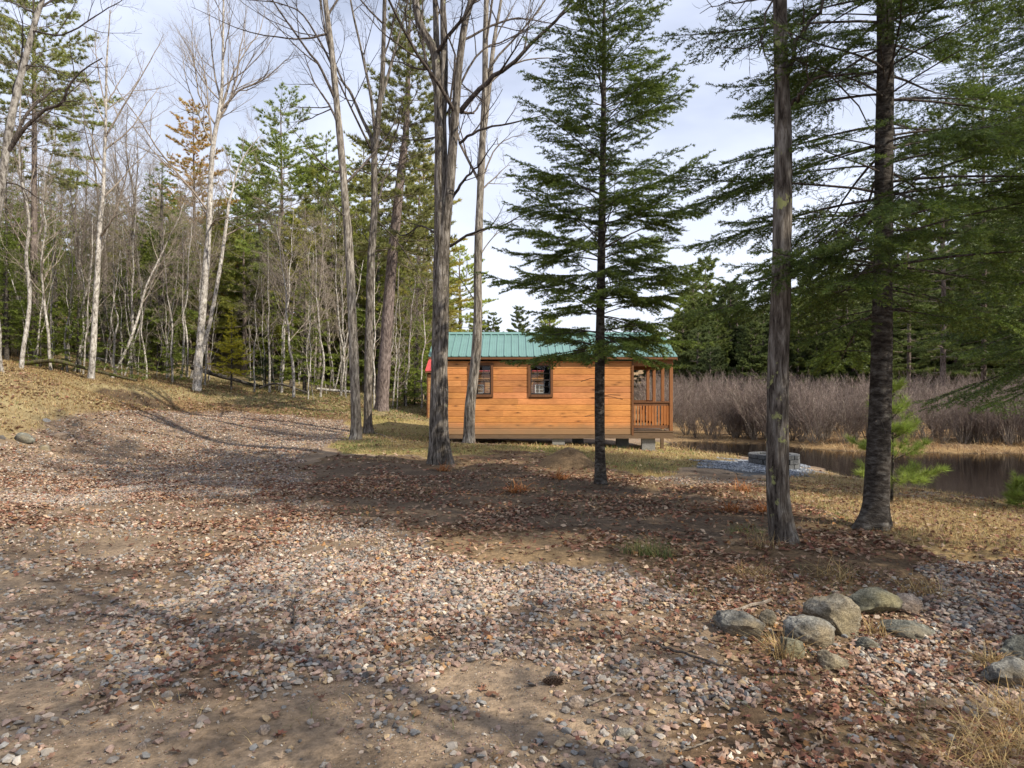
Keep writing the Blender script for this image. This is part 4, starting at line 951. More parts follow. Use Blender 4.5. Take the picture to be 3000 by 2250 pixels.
def bare_crown(rng, limbs, wd, lv=((5, .25, 1, (28, 60), (.35, .6)), (5, .2, 1, (30, 60), (.35, .6)), (4, .2, 1, (30, 60), (.3, .55))), up=.06, wig=.10, k=3, lmin=(.5, .25, .12), rmin=.0028):
    """limbs = list of (points, r0, r1); adds limbs and three orders of twigs"""
    n = 10; Pp = np.array([spline(l[0], n) for l in limbs]); Rr = np.array([np.linspace(l[1], l[2], n) for l in limbs])
    for li, (per, t0, t1, ang, lf) in enumerate(lv):
        nn = (7, 6, 5)[min(li, 2)]; Pp, Rr = spawn(rng, Pp, Rr, per, t0, t1, ang, lf, nn, wig, up, .6, lmin[min(li, 2)], .3, rmin * (1.6, 1.2, .9)[min(li, 2)]); v, qd = tubes(Pp, Rr, 5 if li == 0 else k); wd.add(v, qd)
def fg_tree(name, label, base, stems, bark, twig='twig', limbs=(), seed=1, sides=14, flare=.5, ridge=.07, kn=9, step=.12, lv=None, fh=.22, lobes=5, extra=None, group=None, wob=.3, hole=None):
    rng = np.random.default_rng(seed); t = thing(name, base, label, 'tree', group); tb = MB(); b0 = np.array(base, float); L = []
    for k, (pts, r0, r1) in enumerate(stems):
        p = np.array(pts) - b0; m = len(p); rr = np.linspace(r0, r1, m)
        if k == 0: p = np.vstack([p[0] - [0, 0, .15], p]); rr = np.concatenate([[r0], rr])
        trunk_geo(tb, p, rr, sides, step, ridge, flare if k == 0 else .05, seed + k, lobes, kn, fh, hole if k == 0 else None)
        L.append((p[max(0, m // 2 - 1):] if m > 3 else p, r0 * .6, r1))
    tb.build('trunk', M[bark], t, None, True); wd = MB(); LL = []
    for pts, r0, r1 in limbs:
        p = np.array(pts) - b0; c = spline(p, 14); c[1:-1] += rng.normal(size=(12, 3)) * r0 * wob; v, qd = tubes(c[None], np.linspace(r0, r1, 14)[None], 7); wd.add(v, qd); LL.append((p, r0, r1))
    if extra: extra(rng, wd, L, LL)
    if LL: bare_crown(rng, LL, wd, **(dict(lv=lv) if lv else {}))
    wd.build('crown', M[twig], t, None, True); return t
def up_stems(rng, wd, L, LL, per=7, lf=(.3, .5), ang=(30, 60), t0=.1, n=7, wig=.1, up=.10, rf=.55):
    Pp = np.array([spline(l[0], 10) for l in L]); Rr = np.array([np.linspace(l[1], l[2], 10) for l in L]); a, b_ = spawn(rng, Pp, Rr, per, t0, 1, ang, lf, n, wig, up, rf, .6, .25); v, qd = tubes(a, b_, 5); wd.add(v, qd)
    for i in range(len(a)): LL.append((a[i], b_[i, 0], b_[i, -1]))

LV_N = ((5, .2, 1, (25, 60), (.35, .6)), (5, .2, 1, (25, 60), (.35, .6)), (4, .15, 1, (25, 60), (.35, .6)))
# double trunk in front of the cabin's near end
Y = 15.2; b0 = hit(1290, 1358); Y = b0[1]
st = [(line([(1290, 1362), (1286, 1250), (1287, 1085), (1291, 900), (1294, 700), (1292, 542), (1292, 452), (1289, 340), (1283, 240), (1272, 150), (1240, 90), (1224, 40), (1212, -60), (1190, -300), (1180, -600)], Y), .215, .035),
      (line([(1293, 860), (1297, 760), (1303, 680), (1310, 610), (1317, 560), (1325, 452), (1335, 316), (1344, 203), (1362, 68), (1380, 0), (1400, -120), (1415, -350), (1440, -700)], Y, -.4), .150, .035),
      (line([(1290, 300), (1280, 150), (1275, 0), (1268, -150), (1260, -400)], Y, .4), .085, .03), (line([(1291, 420), (1301, 220), (1300, 80), (1298, 0), (1305, -200), (1330, -500)], Y, -.1), .105, .03)]
lm = [(line([(1346, 330), (1420, 249), (1475, 203), (1588, 99), (1669, 9), (1760, -120)], Y, -1.5), .062, .018), (line([(1346, 420), (1407, 380), (1511, 357), (1601, 335)], Y, -1), .035, .008), (line([(1322, 585), (1362, 524), (1407, 479), (1457, 405)], Y, -.8), .038, .008),
      (line([(1318, 722), (1393, 678), (1475, 660), (1551, 615)], Y, -1.2), .034, .007), (line([(1322, 420), (1316, 320), (1334, 175), (1310, 100), (1280, 0)], Y, -1), .03, .012), (line([(1350, 330), (1385, 330), (1420, 285)], Y, .5), .04, .006), (line([(1352, 120), (1480, 60), (1580, 62), (1700, 90)], Y, 1.5), .03, .007),
      (line([(1284, 690), (1230, 660), (1180, 690), (1120, 640)], Y, 1.), .026, .006), (line([(1285, 400), (1220, 410), (1150, 400), (1080, 360)], Y, 1.), .022, .005), (line([(1312, 330), (1400, 160), (1500, 110), (1620, 30)], Y, 1.2), .03, .008)]
fg_tree('double_trunk_tree', 'thick grey tree dividing into tall upright stems in front of the cabin end', b0, st, 'bark_maple', 'twig_dark', lm, 41, 40, .85, .12, 13, .10, LV_N, .42, 4, lambda r, w, L, LL: up_stems(r, w, L, LL, 4), hole=(2.05, .12, .66, .20, .55))
# trunk standing close to the cabin wall
b0 = hit(1374, 1297); Y = b0[1]
fg_tree('slim_tree', 'white barked slim tree standing close against the cabin wall', b0, [(line([(1374, 1300), (1377, 1193), (1390, 1085), (1400, 949), (1400, 814), (1404, 650), (1408, 542), (1414, 407), (1420, 271), (1422, 120), (1425, 0), (1430, -250), (1440, -600)], Y), .165, .05), (line([(1418, 380), (1432, 260), (1443, 158), (1452, 90), (1468, 0), (1500, -250)], Y, .3), .085, .03)],
        'bark_shag', 'twig', [(line([(1405, 560), (1450, 520), (1500, 470)], Y, .6), .03, .006), (line([(1398, 760), (1450, 690), (1530, 640)], Y, .9), .022, .004), (line([(1428, 250), (1500, 190), (1600, 170), (1700, 200)], Y, .4), .035, .006), (line([(1405, 540), (1460, 425), (1540, 390)], Y, .5), .03, .005), (line([(1392, 880), (1330, 800), (1290, 830)], Y, 1.), .018, .004), (line([(1420, 300), (1350, 240), (1300, 150)], Y, 1.), .03, .006)], 42, 16, .75, .10, 10, .12, LV_N, .25, 4, lambda r, w, L, LL: up_stems(r, w, L, LL, 4))
# the two shaggy trunks
b0 = hit(1043, 1288); Y = b0[1]
fg_tree('shaggy_tree', 'pale shaggy barked trunk left of its darker twin beside the gravel', b0, [(line([(1042, 1292), (1043, 1220), (1033, 949), (1024, 759), (1010, 570), (990, 339), (970, 136), (953, 0), (940, -200), (930, -600)], Y), .155, .05)], 'bark_shag', 'twig_dark',
        [(line([(985, 300), (940, 200), (880, 120), (800, 0), (770, -60)], Y, -1), .045, .012), (line([(956, 100), (900, 112), (830, 112), (700, 85), (560, 20)], Y, -1), .035, .006), (line([(972, 190), (900, 60), (820, 10), (610, -10)], Y, .6), .035, .008), (line([(1003, 505), (960, 495), (900, 430), (820, 330)], Y, -.6), .03, .005), (line([(968, 320), (900, 350), (850, 360)], Y, .5), .02, .004), (line([(1018, 640), (985, 610), (955, 560)], Y, -.8), .025, .006)],
        43, 16, .7, .12, 9, .12, LV_N, .25, 4, lambda r, w, L, LL: up_stems(r, w, L, LL, 5))
b0 = hit(1082, 1270); Y = b0[1]
fg_tree('shaggy_tree', 'dark forking shaggy trunk right of its paler twin beside the gravel', b0, [(line([(1080, 1274), (1078, 1193), (1085, 814), (1093, 678), (1097, 588), (1097, 452), (1108, 339), (1120, 226), (1127, 0), (1132, -200), (1150, -600)], Y), .15, .05), (line([(1096, 470), (1088, 407), (1059, 344), (1027, 271), (1000, 230), (960, 120), (930, -60)], Y, .7), .07, .022), (line([(1098, 380), (1086, 280), (1059, 149), (1027, 0), (1000, -200)], Y, -.3), .06, .02), (line([(1110, 320), (1140, 210), (1170, 100), (1195, 0), (1220, -200)], Y, .4), .06, .02)],
        'bark_maple', 'twig_dark', [(line([(1099, 520), (1150, 420), (1178, 340), (1215, 285), (1232, 220)], Y, -.6), .03, .008), (line([(1085, 510), (1040, 495), (1010, 500)], Y, -.6), .03, .006), (line([(1105, 540), (1180, 480), (1265, 432)], Y, .9), .028, .007), (line([(1115, 590), (1190, 570), (1250, 600)], Y, .5), .022, .005), (line([(1090, 720), (1060, 680), (1034, 640)], Y, .5), .02, .005), (line([(1095, 640), (1150, 690), (1200, 760), (1255, 860)], Y, .8), .028, .008), (line([(1122, 405), (1200, 402), (1270, 396)], Y, .3), .02, .004)],
        44, 16, .7, .12, 9, .12, LV_N, .25, 4, lambda r, w, L, LL: up_stems(r, w, L, LL, 5))
# lichened oak in the near right
b0 = hit(2302, 1586); Y = b0[1]
fg_tree('oak_tree', 'lichen spotted grey trunk standing in the leaves nearest the drive', b0, [(line([(2300, 1592), (2290, 1540), (2280, 1450), (2278, 1292), (2280, 1066), (2288, 886), (2290, 750), (2294, 452), (2292, 316), (2288, 181), (2285, 0), (2280, -300), (2275, -900), (2290, -1700)], Y), .125, .05)], 'bark_oak', 'twig_dark',
        [(line([(2300, 250), (2316, 180), (2348, 108), (2407, 0), (2450, -100)], Y, -.4), .026, .010), (line([(2315, 310), (2335, 285), (2362, 253), (2434, 212), (2565, 221)], Y, -.5), .022, .006), (line([(2305, 190), (2330, 172), (2365, 172), (2440, 220), (2520, 330), (2570, 390)], Y, .5), .017, .005), (line([(2280, 20), (2262, -10), (2235, 90), (2215, 130), (2165, 150)], Y, -.2), .014, .004), (line([(2230, 110), (2240, 160), (2262, 195)], Y - .1), .007, .003), (line([(2312, 820), (2345, 785), (2400, 760), (2460, 720)], Y, .4), .02, .005), (line([(2310, 770), (2370, 760), (2440, 700), (2520, 600)], Y, .5), .012, .003), (line([(2280, -50), (2200, 0), (2120, 10), (2050, 40)], Y, -.1), .012, .003)],
        45, 28, .95, .11, 13, .06, ((4, .25, 1, (25, 60), (.35, .7)), (4, .2, 1, (25, 60), (.35, .6)), (3, .2, 1, (25, 60), (.4, .6))), .16, 3, lambda r, w, L, LL: None, wob=.9)
# leaning pale tree at the far left edge
b0 = hit(-70, 1010, 8); Y = 19.; zb = T1(-1570 / F * Y, Y); b0 = np.array([-1570 / F * Y, Y, zb])
fg_tree('leaning_tree', 'pale leaning tree with forked dark limb at the left picture edge', b0, [(np.vstack([[b0], line([(-40, 800), (0, 565), (23, 407), (45, 290), (72, 181), (108, 45), (124, 0), (150, -120), (180, -400)], Y)]), .13, .04)], 'bark_pale', 'twig_dark',
        [(line([(26, 440), (60, 390), (120, 330), (180, 300), (205, 250), (230, 215), (300, 170)], Y, -.7), .06, .015), (line([(40, 410), (75, 340), (120, 290), (175, 258)], Y, .5), .05, .02), (line([(72, 190), (150, 200), (220, 235), (290, 240)], Y, -.5), .022, .005), (line([(90, 90), (190, 100), (290, 40), (370, -10)], Y, -.9), .03, .008), (line([(5, 530), (60, 545), (110, 580), (160, 600)], Y, .6), .03, .006), (line([(70, 345), (150, 365), (250, 390), (310, 400)], Y, .8), .02, .004), (line([(110, 40), (60, 20), (0, -10)], Y), .03, .008)],
        46, 10, .3, .06, 7, .2, LV_N, .25, 4, lambda r, w, L, LL: up_stems(r, w, L, LL, 5))
# slim birch on the bank and the twin stemmed pale tree
b0 = hit(266, 1112, 14); Y = b0[1]
fg_tree('slim_tree', 'slim pale trunk with black scars standing on the leafy bank', b0, [(line([(266, 1114), (272, 1040), (284, 813), (293, 650), (301, 583), (305, 480), (310, 350), (312, 200), (318, 100), (322, 30)], Y), .15, .015)], 'bark_pale', 'twig',
        [(line([(296, 690), (330, 640), (368, 520), (385, 430)], Y, -1.5), .06, .012), (line([(306, 440), (380, 380), (440, 290), (470, 250)], Y, 1.), .04, .008), (line([(304, 410), (350, 330), (400, 250), (450, 160), (480, 100)], Y, -.6), .05, .008), (line([(312, 300), (350, 240), (390, 170)], Y, .5), .035, .006), (line([(307, 360), (260, 260), (240, 190)], Y, .5), .035, .006), (line([(310, 330), (280, 150), (290, 60)], Y, -.6), .03, .005), (line([(299, 550), (240, 500), (180, 440)], Y, .8), .035, .006), (line([(300, 470), (260, 380), (240, 330)], Y, -.9), .03, .005)],
        47, 9, .25, .06, 7, .25, LV_N, .3, 4, lambda r, w, L, LL: up_stems(r, w, L, LL, 6))
b0 = hit(578, 1144, 14); Y = b0[1]
fg_tree('twin_stem_tree', 'pale twin stemmed tree with fine upswept twigs at the edge of the lot', b0, [(line([(577, 1146), (580, 1080), (592, 931), (606, 750), (610, 700), (622, 452), (640, 340), (648, 280), (652, 200), (655, 0), (660, -150)], Y), .20, .025), (line([(583, 1060), (598, 1010), (619, 925), (645, 781), (661, 672), (670, 600), (680, 560), (696, 497), (720, 450), (760, 400)], Y, 1.2), .12, .02)], 'bark_pale', 'twig',
        [(line([(640, 330), (700, 265), (760, 240), (830, 185), (860, 150)], Y, -.9), .06, .008), (line([(636, 360), (680, 270), (705, 150), (720, 50)], Y, .6), .07, .010), (line([(622, 440), (610, 300), (596, 200), (560, 90)], Y, -.8), .05, .008), (line([(645, 290), (625, 190), (615, 70), (610, 0)], Y, 1.), .05, .008), (line([(625, 430), (580, 330), (545, 230), (530, 130)], Y, 1.), .045, .007), (line([(640, 350), (690, 200), (760, 90), (780, 10)], Y, 1.8), .045, .007), (line([(619, 660), (640, 640), (700, 635), (780, 610)], Y, -2.), .045, .008), (line([(652, 180), (670, 90), (690, 0)], Y, -1), .035, .006), (line([(612, 640), (560, 560), (520, 520)], Y, 1.), .03, .005), (line([(663, 690), (700, 670), (760, 655), (870, 670), (960, 690)], Y, .6), .04, .007)],
        48, 11, .3, .06, 7, .25, ((7, .15, 1, (20, 45), (.4, .65)), (6, .15, 1, (20, 45), (.4, .6)), (4, .15, 1, (20, 45), (.4, .6))), .35, 3, lambda r, w, L, LL: up_stems(r, w, L, LL, 8))
b0 = hit(1115, 1202, 14); Y = b0[1]
tp = line([(1117, 1206), (1128, 1040), (1139, 881), (1152, 720), (1160, 651), (1175, 500), (1190, 380), (1196, 200), (1200, 60), (1206, -60)], Y) - b0; tp[0, 2] -= .1
pp = pine(51, tp, [.26, .24, .22, .20, .19, .16, .13, .09, .05, .02], 6.2, 2.8, .45, 6, lambda r: np.clip(1.05 - r, .06, 1) ** .5 * .85, (-8, 50), .19, .030, 18, .15, (.19, .21, .06), (.27, .27, .10), .09)
put_conifer('white_pine', 'tall pine with reddish straight trunk behind the shaggy twins', 'tree', b0, pp, 'bark_pine', needle='needle_far', wood='twig')

# fir in front of the cabin
b0 = hit(1760, 1417); Y = b0[1]; H = (1150 + 330) / F * Y + EYE - b0[2]; tx = [0, -.02, -.01, .02, .05, .06, .05]
tp = np.array([(a * Y / 12, 0, h) for a, h in zip(tx, [-.1, 1.2, 2.6, 4.5, 6.5, 8.5, H])])
pp = fir(61, tp, [.098, .088, .078, .062, .045, .024, .005], 2.35, 2.35, .30, 7, lambda r: np.where(r < .12, .80 + r * 1.2, (1.10 - r) ** .8 * 1.02), (8, 46), (28, 6), (30, 12), sp2=.068, sp3=.048, nd=170, nl=.042, nw=.018, bare=.24, col=(.112, .16, .028), tip_col=(.215, .265, .05), flare=.9)
put_conifer('fir_tree', 'dark green fir with drooping boughs standing directly in front of the cabin', 'tree', b0, pp, 'bark_fir')
# fir in the near right
b0 = hit(2560, 1546); Y = b0[1]; sx = Y / F
tp = np.array([((px_ - 2560) * sx, 0, EYE - (py_ - HY) * sx - b0[2]) for px_, py_ in [(2558, 1565), (2566, 1480), (2574, 1292), (2581, 1112), (2586, 800), (2590, 452), (2593, 226), (2594, 0), (2596, -700), (2600, -1700), (2602, -3000)]])
pp = fir(62, tp, [.145, .135, .122, .115, .105, .099, .094, .09, .075, .048, .006], 2.5, 2.6, .31, 6, lambda r: np.clip(1.12 - r, .03, 1) ** .6 * np.clip(.86 + r * 2, 0, 1), (3, 42), (28, 8), (26, 10), .066, .047, True, 155, .037, .0145, (.085, .128, .023), (.165, .215, .040), .40, flare=1.3)
put_conifer('fir_tree', 'large dark fir with a rough brown trunk at the near right', 'tree', b0, pp, 'bark_fir')
# more conifers standing to the right, partly outside the picture
for k, (x, y, h, rm, hb, lb, sd) in enumerate([(9.8, 11.3, 20, 3.2, 2.5, 'shaded fir reaching in from the right picture edge behind the large fir', 63), (8.2, 3.4, 19, 2.3, 4.0, 'tall fir beyond the right picture side whose shade falls below the cabin', 64)]):
    z = T1(x, y); tp = np.array([(0, 0, -.1), (.05, 0, h * .3), (.02, .05, h * .65), (0, 0, h)])
    pp = fir(sd, tp, [.15, .12, .07, .006], hb, rm, .32, 7, lambda r: np.clip(1.1 - r, .03, 1) ** .6, (2, 42), (28, 8), (24, 10), .085, .065, True, 100, .042, .017, (.085, .13, .024), (.16, .215, .042), .3)
    put_conifer('fir_tree', lb, 'tree', (x, y, z), pp, 'bark_fir')
# trees beside and behind the camera that throw the shade on the drive
def shade_fir(x, y, h, s0, sd, lb): 
    z = T1(x, y); tp = np.array([(0, 0, -.1), (0, 0, h * .5), (0, 0, h)]); pp = fir(sd, tp, [.14, .08, .006], s0, 2.5, .5, 6, lambda r: np.clip(1.15 - r, .05, 1) ** .6, (0, 42), (24, 8), (24, 10), .16, .1, False, 60, .09, .03, kt=2); return put_conifer('fir_tree', lb, 'tree', (x, y, z), pp, 'bark_fir')
shade_fir(6.65, -.86, 15.5, 3.4, 65, 'tall fir beyond the right picture side whose shade dims the middle of the drive')
shade_fir(2.9, -.8, 15, 5.2, 67, 'tall fir beyond the near right picture corner whose shade dims the near drive')

# saplings
def young_pine(px, py, h, w, sd, label, Yd=None):
    b = hit(px, py); tp = np.array([(0, 0, -.05), (.02, 0, h * .5), (0, 0, h)]); pp = pine(sd, tp, [.022 * h / 1.5, .014 * h / 1.5, .003], h * .06, w * 1.1, .15 * h / 1.5, 6, lambda r: np.clip(1.12 - r, .12, 1) ** .8 * .95, (10, 66), .13, .0055, 26, .075, (.24, .33, .06), (.34, .41, .10), .040, 20, 6); return put_conifer('young_pine', label, 'sapling', b, pp, 'bark_fir')
young_pine(2612, 1468, 1.62, .62, 71, 'bright green young pine growing behind the large fir trunk'); young_pine(3000, 1492, .34, .12, 72, 'tiny bright pine sapling at the right picture edge')
yx = (677 - HX) / F * 34.6; b = np.array([yx, 34.6, T1(yx, 34.6) - .05]); pp = fir(73, np.array([(0, 0, -.1), (.03, 0, 2), (0, 0, 4.3)]), [.05, .035, .005], .9, 1.25, .24, 6, None, (10, 45), (16, 6), (14, 8), .09, .08, True, 110, .08, .036, (.46, .43, .04), (.58, .52, .07), .02, 2)
put_conifer('young_fir', 'yellow green young fir glowing at the forest edge beside the twin stemmed tree', 'tree', b, pp, 'bark_fir', needle='needle_far', wood='twig')
b = hit(778, 1136, 14); pp = fir(74, np.array([(0, 0, -.1), (0, 0, .8), (0, 0, 1.9)]), [.04, .03, .005], .15, 1.3, .22, 7, None, (5, 45), (14, 6), (14, 8), .10, .09, True, 80, .075, .03, (.03, .065, .018), (.05, .1, .03), 0, 2)
put_conifer('fir_bush', 'dark bushy little fir low at the forest edge', 'tree', b, pp, 'bark_fir', needle='needle_far')

# ------------------------------------------------------------------ background kinds
def bare_proto(seed, H, r, kind=0):
    rng = np.random.default_rng(seed); n = 12; z = np.linspace(-.2, H, n); off = np.cumsum(rng.normal(size=(n, 2)), 0) * H * .008; off -= off[0]; lean = rng.normal(size=2) * .03; p = np.stack([off[:, 0] + lean[0] * z, off[:, 1] + lean[1] * z, z], 1)
    tb = MB(); trunk_geo(tb, p, np.linspace(r, r * .14, n) ** 1., 7, H / 24, .06, .3, seed, 3, 6, .2); wd = MB(); per = (15, 22, 12)[kind]
    a, b_ = spawn(rng, p[None], np.linspace(r, r * .14, n)[None], per, (.38, .30, .5)[kind], 1, (28, 58), (.2, .34), 7, .09, .10, .5, .8, .2); v, qd = tubes(a, b_, 4); wd.add(v, qd)
    for lv, (m, ang, lf, nn) in enumerate([(6, (25, 55), (.4, .65), 6), (6, (25, 55), (.45, .7), 5)] + ([(3, (25, 55), (.45, .7), 3)] if kind != 1 else [])):
        a, b_ = spawn(rng, a, b_, m, .15, 1, ang, lf, nn, .11, .06, .6, (.4, .3, .25)[lv], .35, (.006, .005, .0045)[lv]); v, qd = tubes(a, b_, 3); wd.add(v, qd)
    return tb, wd
def put_bare(seed, H, r, kind, bark, twig, label, group):
    tb, wd = bare_proto(seed, H, r, kind); t = thing('bare_tree', (0, 0, 0), label, 'tree', group); tb.build('trunk', M[bark], t, None, True); wd.build('crown', M[twig], t); return t
rng = np.random.default_rng(77)
G_PALE, L_PALE = 'pale bare trees at the forest edge', 'pale leafless slender tree among many along the front of the wooded slope'
G_GREY, L_GREY = 'bare trees on the wooded slope', 'leafless grey tree among many deep on the wooded slope'
def px_of(x, y): return HX + x / y * F
# front rank of pale trunks placed one by one: (px, py, height, lean)
protoP = [put_bare(100 + k, 11 + 1.0 * k, .075 + .010 * k, k % 3, 'bark_pale', 'twig', L_PALE, G_PALE) for k in range(5)]
protoG = [put_bare(120 + k, 12 + .9 * k, .085 + .011 * k, k % 3, 'bark_grey', ('twig', 'twig_red', 'twig')[k % 3], L_GREY, G_GREY) for k in range(7)]
used = set()
def inst(protos, k, loc, rz, s, tilt=None):
    p = protos[k]
    if (id(protos), k) not in used:
        used.add((id(protos), k)); p.location = [float(a) for a in loc]; p.rotation_euler = (0, 0, rz); p.scale = (s, s, s); o = p
    else: o = dup(p, loc, rz, s)
    if tilt: o.rotation_euler = (tilt[0], tilt[1], rz)
    return o
front = [(8, 1090, .9), (60, 1080, 1.), (105, 1075, .9), (150, 1085, 1.05), (198, 1090, .8), (232, 1092, .7), (340, 1098, .9), (385, 1110, 1.), (428, 1112, .7), (505, 1120, 1.05), (528, 1112, 1.), (548, 1105, .8), (600, 1130, .6), (745, 1150, .7), (790, 1150, .7), (825, 1152, .9), (860, 1165, .95), (905, 1160, .75), (938, 1165, .8), (998, 1162, .9), (1150, 1195, .6), (1190, 1190, .7), (1235, 1195, .8)]
for px_, py_, s in front:
    b = hit(px_, py_, 16); b[0] += 0; inst(protoP, int(rng.integers(0, 5)), b, rng.uniform(0, 6.28), s * rng.uniform(.62, .92))
for px_, py_, an, s in [(215, 1090, .25, .8), (330, 1108, .42, .75), (180, 1085, .18, .7), (560, 1110, .16, .8)]:   # leaning ones
    b = hit(px_, py_, 16); o = inst(protoP, int(rng.integers(0, 5)), b, 0, s, (0, an))
n = 0
while n < 135:
    y = 38 + 75 * rng.random() ** 1.25; px_ = rng.uniform(-160, 1330); x = (px_ - HX) / F * y
    if px_ > 1000 and y < 48 or (abs(px_ - 690) < 70 and y < 46): continue
    b = (x, y, T1(x, y) - .1); s = rng.uniform(.62, 1.0) * (1.0 if px_ < 500 else .8); inst(protoG, int(rng.integers(0, 7)), b, rng.uniform(0, 6.28), s); n += 1
GS, LS = 'bare saplings at the forest edge', 'thin leafless sapling among many in the brush at the foot of the wooded slope'
def sapling(seed, H, r):
    rng = np.random.default_rng(seed); n = 10; z = np.linspace(-.1, H, n); off = np.cumsum(rng.normal(size=(n, 2)), 0) * H * .012; off -= off[0]; p = np.stack([off[:, 0], off[:, 1], z], 1); tb = MB(); rr_ = np.linspace(r, r * .3, n); v, qd = tubes(p[None], rr_[None], 6); tb.add(v, qd); wd = MB()
    a, b_ = spawn(rng, p[None], rr_[None], 13, .2, 1, (35, 65), (.16, .32), 6, .12, .08, .5, .2, .4, .005); v, qd = tubes(a, b_, 3); wd.add(v, qd); a, b_ = spawn(rng, a, b_, 4, .2, 1, (25, 55), (.4, .6), 4, .12, .05, .6, .12, .4, .004); v, qd = tubes(a, b_, 3); wd.add(v, qd)
    t = thing('bare_sapling', (0, 0, 0), LS, 'sapling', GS); tb.build('trunk', M['bark_pale'], t); wd.build('crown', M['twig'], t); return t
protoS = [sapling(140 + k, 3.0 + .9 * k, .020 + .004 * k) for k in range(5)]
for k in range(150):
    px_ = rng.uniform(-40, 1270); y = (33 if px_ < 420 else 36 if px_ < 900 else 33) + 22 * rng.random() ** 1.6; x = (px_ - HX) / F * y; b = (x, y, T1(x, y) - .05)
    if abs(px_ - 677) < 55 and y < 42: continue
    o = inst(protoS, int(rng.integers(0, 5)), b, rng.uniform(0, 6.28), rng.uniform(.7, 1.3), (rng.normal() * .09, rng.normal() * .09))
# hemlock understorey
def hem(seed, H, rm, hb): return fir(seed, np.array([(0, 0, -.2), (.05, 0, H * .5), (0, 0, H)]), [.018 * H, .011 * H, .006], hb, rm, .38, 5, lambda r: (1.05 - r) ** .7 * np.clip(.75 + r, 0, 1), (8, 40), (24, 8), (12, 8), .15, .12, True, 46, .14, .06, (.16, .205, .035), (.26, .31, .06), .05, 2)
LH, GH = 'dark green hemlock among several in the understorey of the wooded slope', 'hemlocks under the bare trees'
protoH = []
for k, (H, rm, hb) in enumerate([(4.5, 1.7, .5), (7., 2.1, .9), (9.5, 2.5, 1.2), (3.0, 1.3, .3)]): protoH.append(put_conifer('hemlock', LH, 'tree', (0, 0, 0), hem(200 + k, H, rm, hb), 'bark_fir', GH, 'needle_far'))
hp = [(20, 36, 2, 1.), (60, 40, 1, 1.1), (110, 37, 0, 1.2), (160, 39, 1, 1.), (215, 41, 0, 1.1), (265, 44, 1, 1.), (330, 43, 0, .9), (400, 40, 0, 1.), (440, 44, 1, 1.), (490, 42, 0, 1.), (520, 50, 2, 1.), (30, 50, 2, 1.), (150, 52, 2, 1.1), (720, 50, 1, 1.), (790, 47, 0, 1.2), (845, 46, 1, 1.), (900, 50, 1, 1.1), (960, 48, 0, 1.2), (1010, 46, 1, .9), (640, 55, 1, 1.), (1080, 46, 1, 1.), (1180, 44, 0, 1.), (1225, 40, 0, 1.), (1240, 46, 1, 1.), (350, 60, 2, 1.), (600, 62, 2, 1.), (420, 56, 1, 1.), (250, 58, 2, 1.), (870, 60, 2, 1.), (1030, 58, 2, 1.), (1150, 56, 1, 1.2), (70, 60, 2, 1.2), (560, 47, 3, 1.), (460, 39, 3, 1.), (1000, 40, 3, 1.), (1215, 36, 3, 1.)]
hp += [(px_ + rng.uniform(-25, 25), rng.uniform(37, 66), int(rng.integers(0, 3)), 1.15) for px_ in np.concatenate([np.linspace(-60, 350, 16), np.linspace(380, 1260, 19)])]
hp += [(px_ + rng.uniform(-15, 15), (33.5 if px_ < 420 else 35.5), int(rng.choice([0, 3, 3, 1])), .9) for px_ in (25, 120, 225, 400, 500, 905, 1180)]
for px_, y, k, s in hp: x = (px_ - HX) / F * y; inst(protoH, k, (x, y, T1(x, y) - .1), rng.uniform(0, 6.28), s * rng.uniform(.9, 1.15))
# tall white pines behind
def wp(seed, H, rm, hb, col, col2, e0=(0, 50), tl=.20, tw=.034): return pine(seed, np.array([(0, 0, -.3), (.1, 0, H * .4), (.05, .05, H * .75), (0, 0, H)]), [.19, .14, .08, .02], hb, rm * 1.1, .72, 6, lambda r: np.clip(1.06 - r, .05, 1) ** .45 * np.clip(.6 + r * 2, 0, 1), (-8, 34), tl, tw, 15, .15, [a_ * s_ for a_, s_ in zip(col, (3.3, 2.6, 2.4))], [a_ * s_ for a_, s_ in zip(col2, (3.1, 2.5, 2.3))], .085)
def tallpine(px_, Y, top, rm, hbp, seed, label, col=(.055, .095, .024), col2=(.10, .14, .036), needle='needle_far'):
    x = (px_ - HX) / F * Y; z = T1(x, Y); H = EYE - (top - HY) / F * Y - z; hb = max(.8, EYE - (hbp - HY) / F * Y - z); return put_conifer('white_pine', label, 'tree', (x, Y, z - .1), wp(seed, H, rm, hb, col, col2), 'bark_pine', None, needle, 'twig')
tallpine(95, 37, -200, 4.0, 520, 81, 'tall dark pine reaching past the top of the picture behind the leaning tree', (.085, .125, .035), (.13, .165, .055))
tallpine(565, 52, 315, 3.6, 900, 82, 'medium pine with rusty tints behind the twin stemmed tree', (.10, .115, .03), (.17, .12, .05)); tallpine(822, 46, 308, 4.6, 880, 83, 'broad bright green pine right of the twin stemmed tree', (.075, .125, .028), (.12, .17, .045))
tallpine(955, 50, 400, 3.2, 900, 84, 'rounded green pine behind the pale shaggy trunk', (.075, .12, .028), (.12, .16, .045)); tallpine(1345, 58, 730, 3.4, 1010, 85, 'light green young pine behind the slim tree at the cabin roof', (.085, .14, .03), (.14, .19, .05))
tallpine(1240, 46, 420, 3.2, 960, 86, 'yellow green pine behind the thick double trunk', (.12, .15, .035), (.18, .19, .06)); tallpine(720, 70, 470, 3.5, 900, 87, 'far green pine between the medium and broad pines', (.07, .11, .03), (.11, .14, .045)); tallpine(1065, 54, 420, 3.2, 930, 88, 'far pine behind the dark shaggy trunk', (.085, .12, .03), (.13, .15, .05))
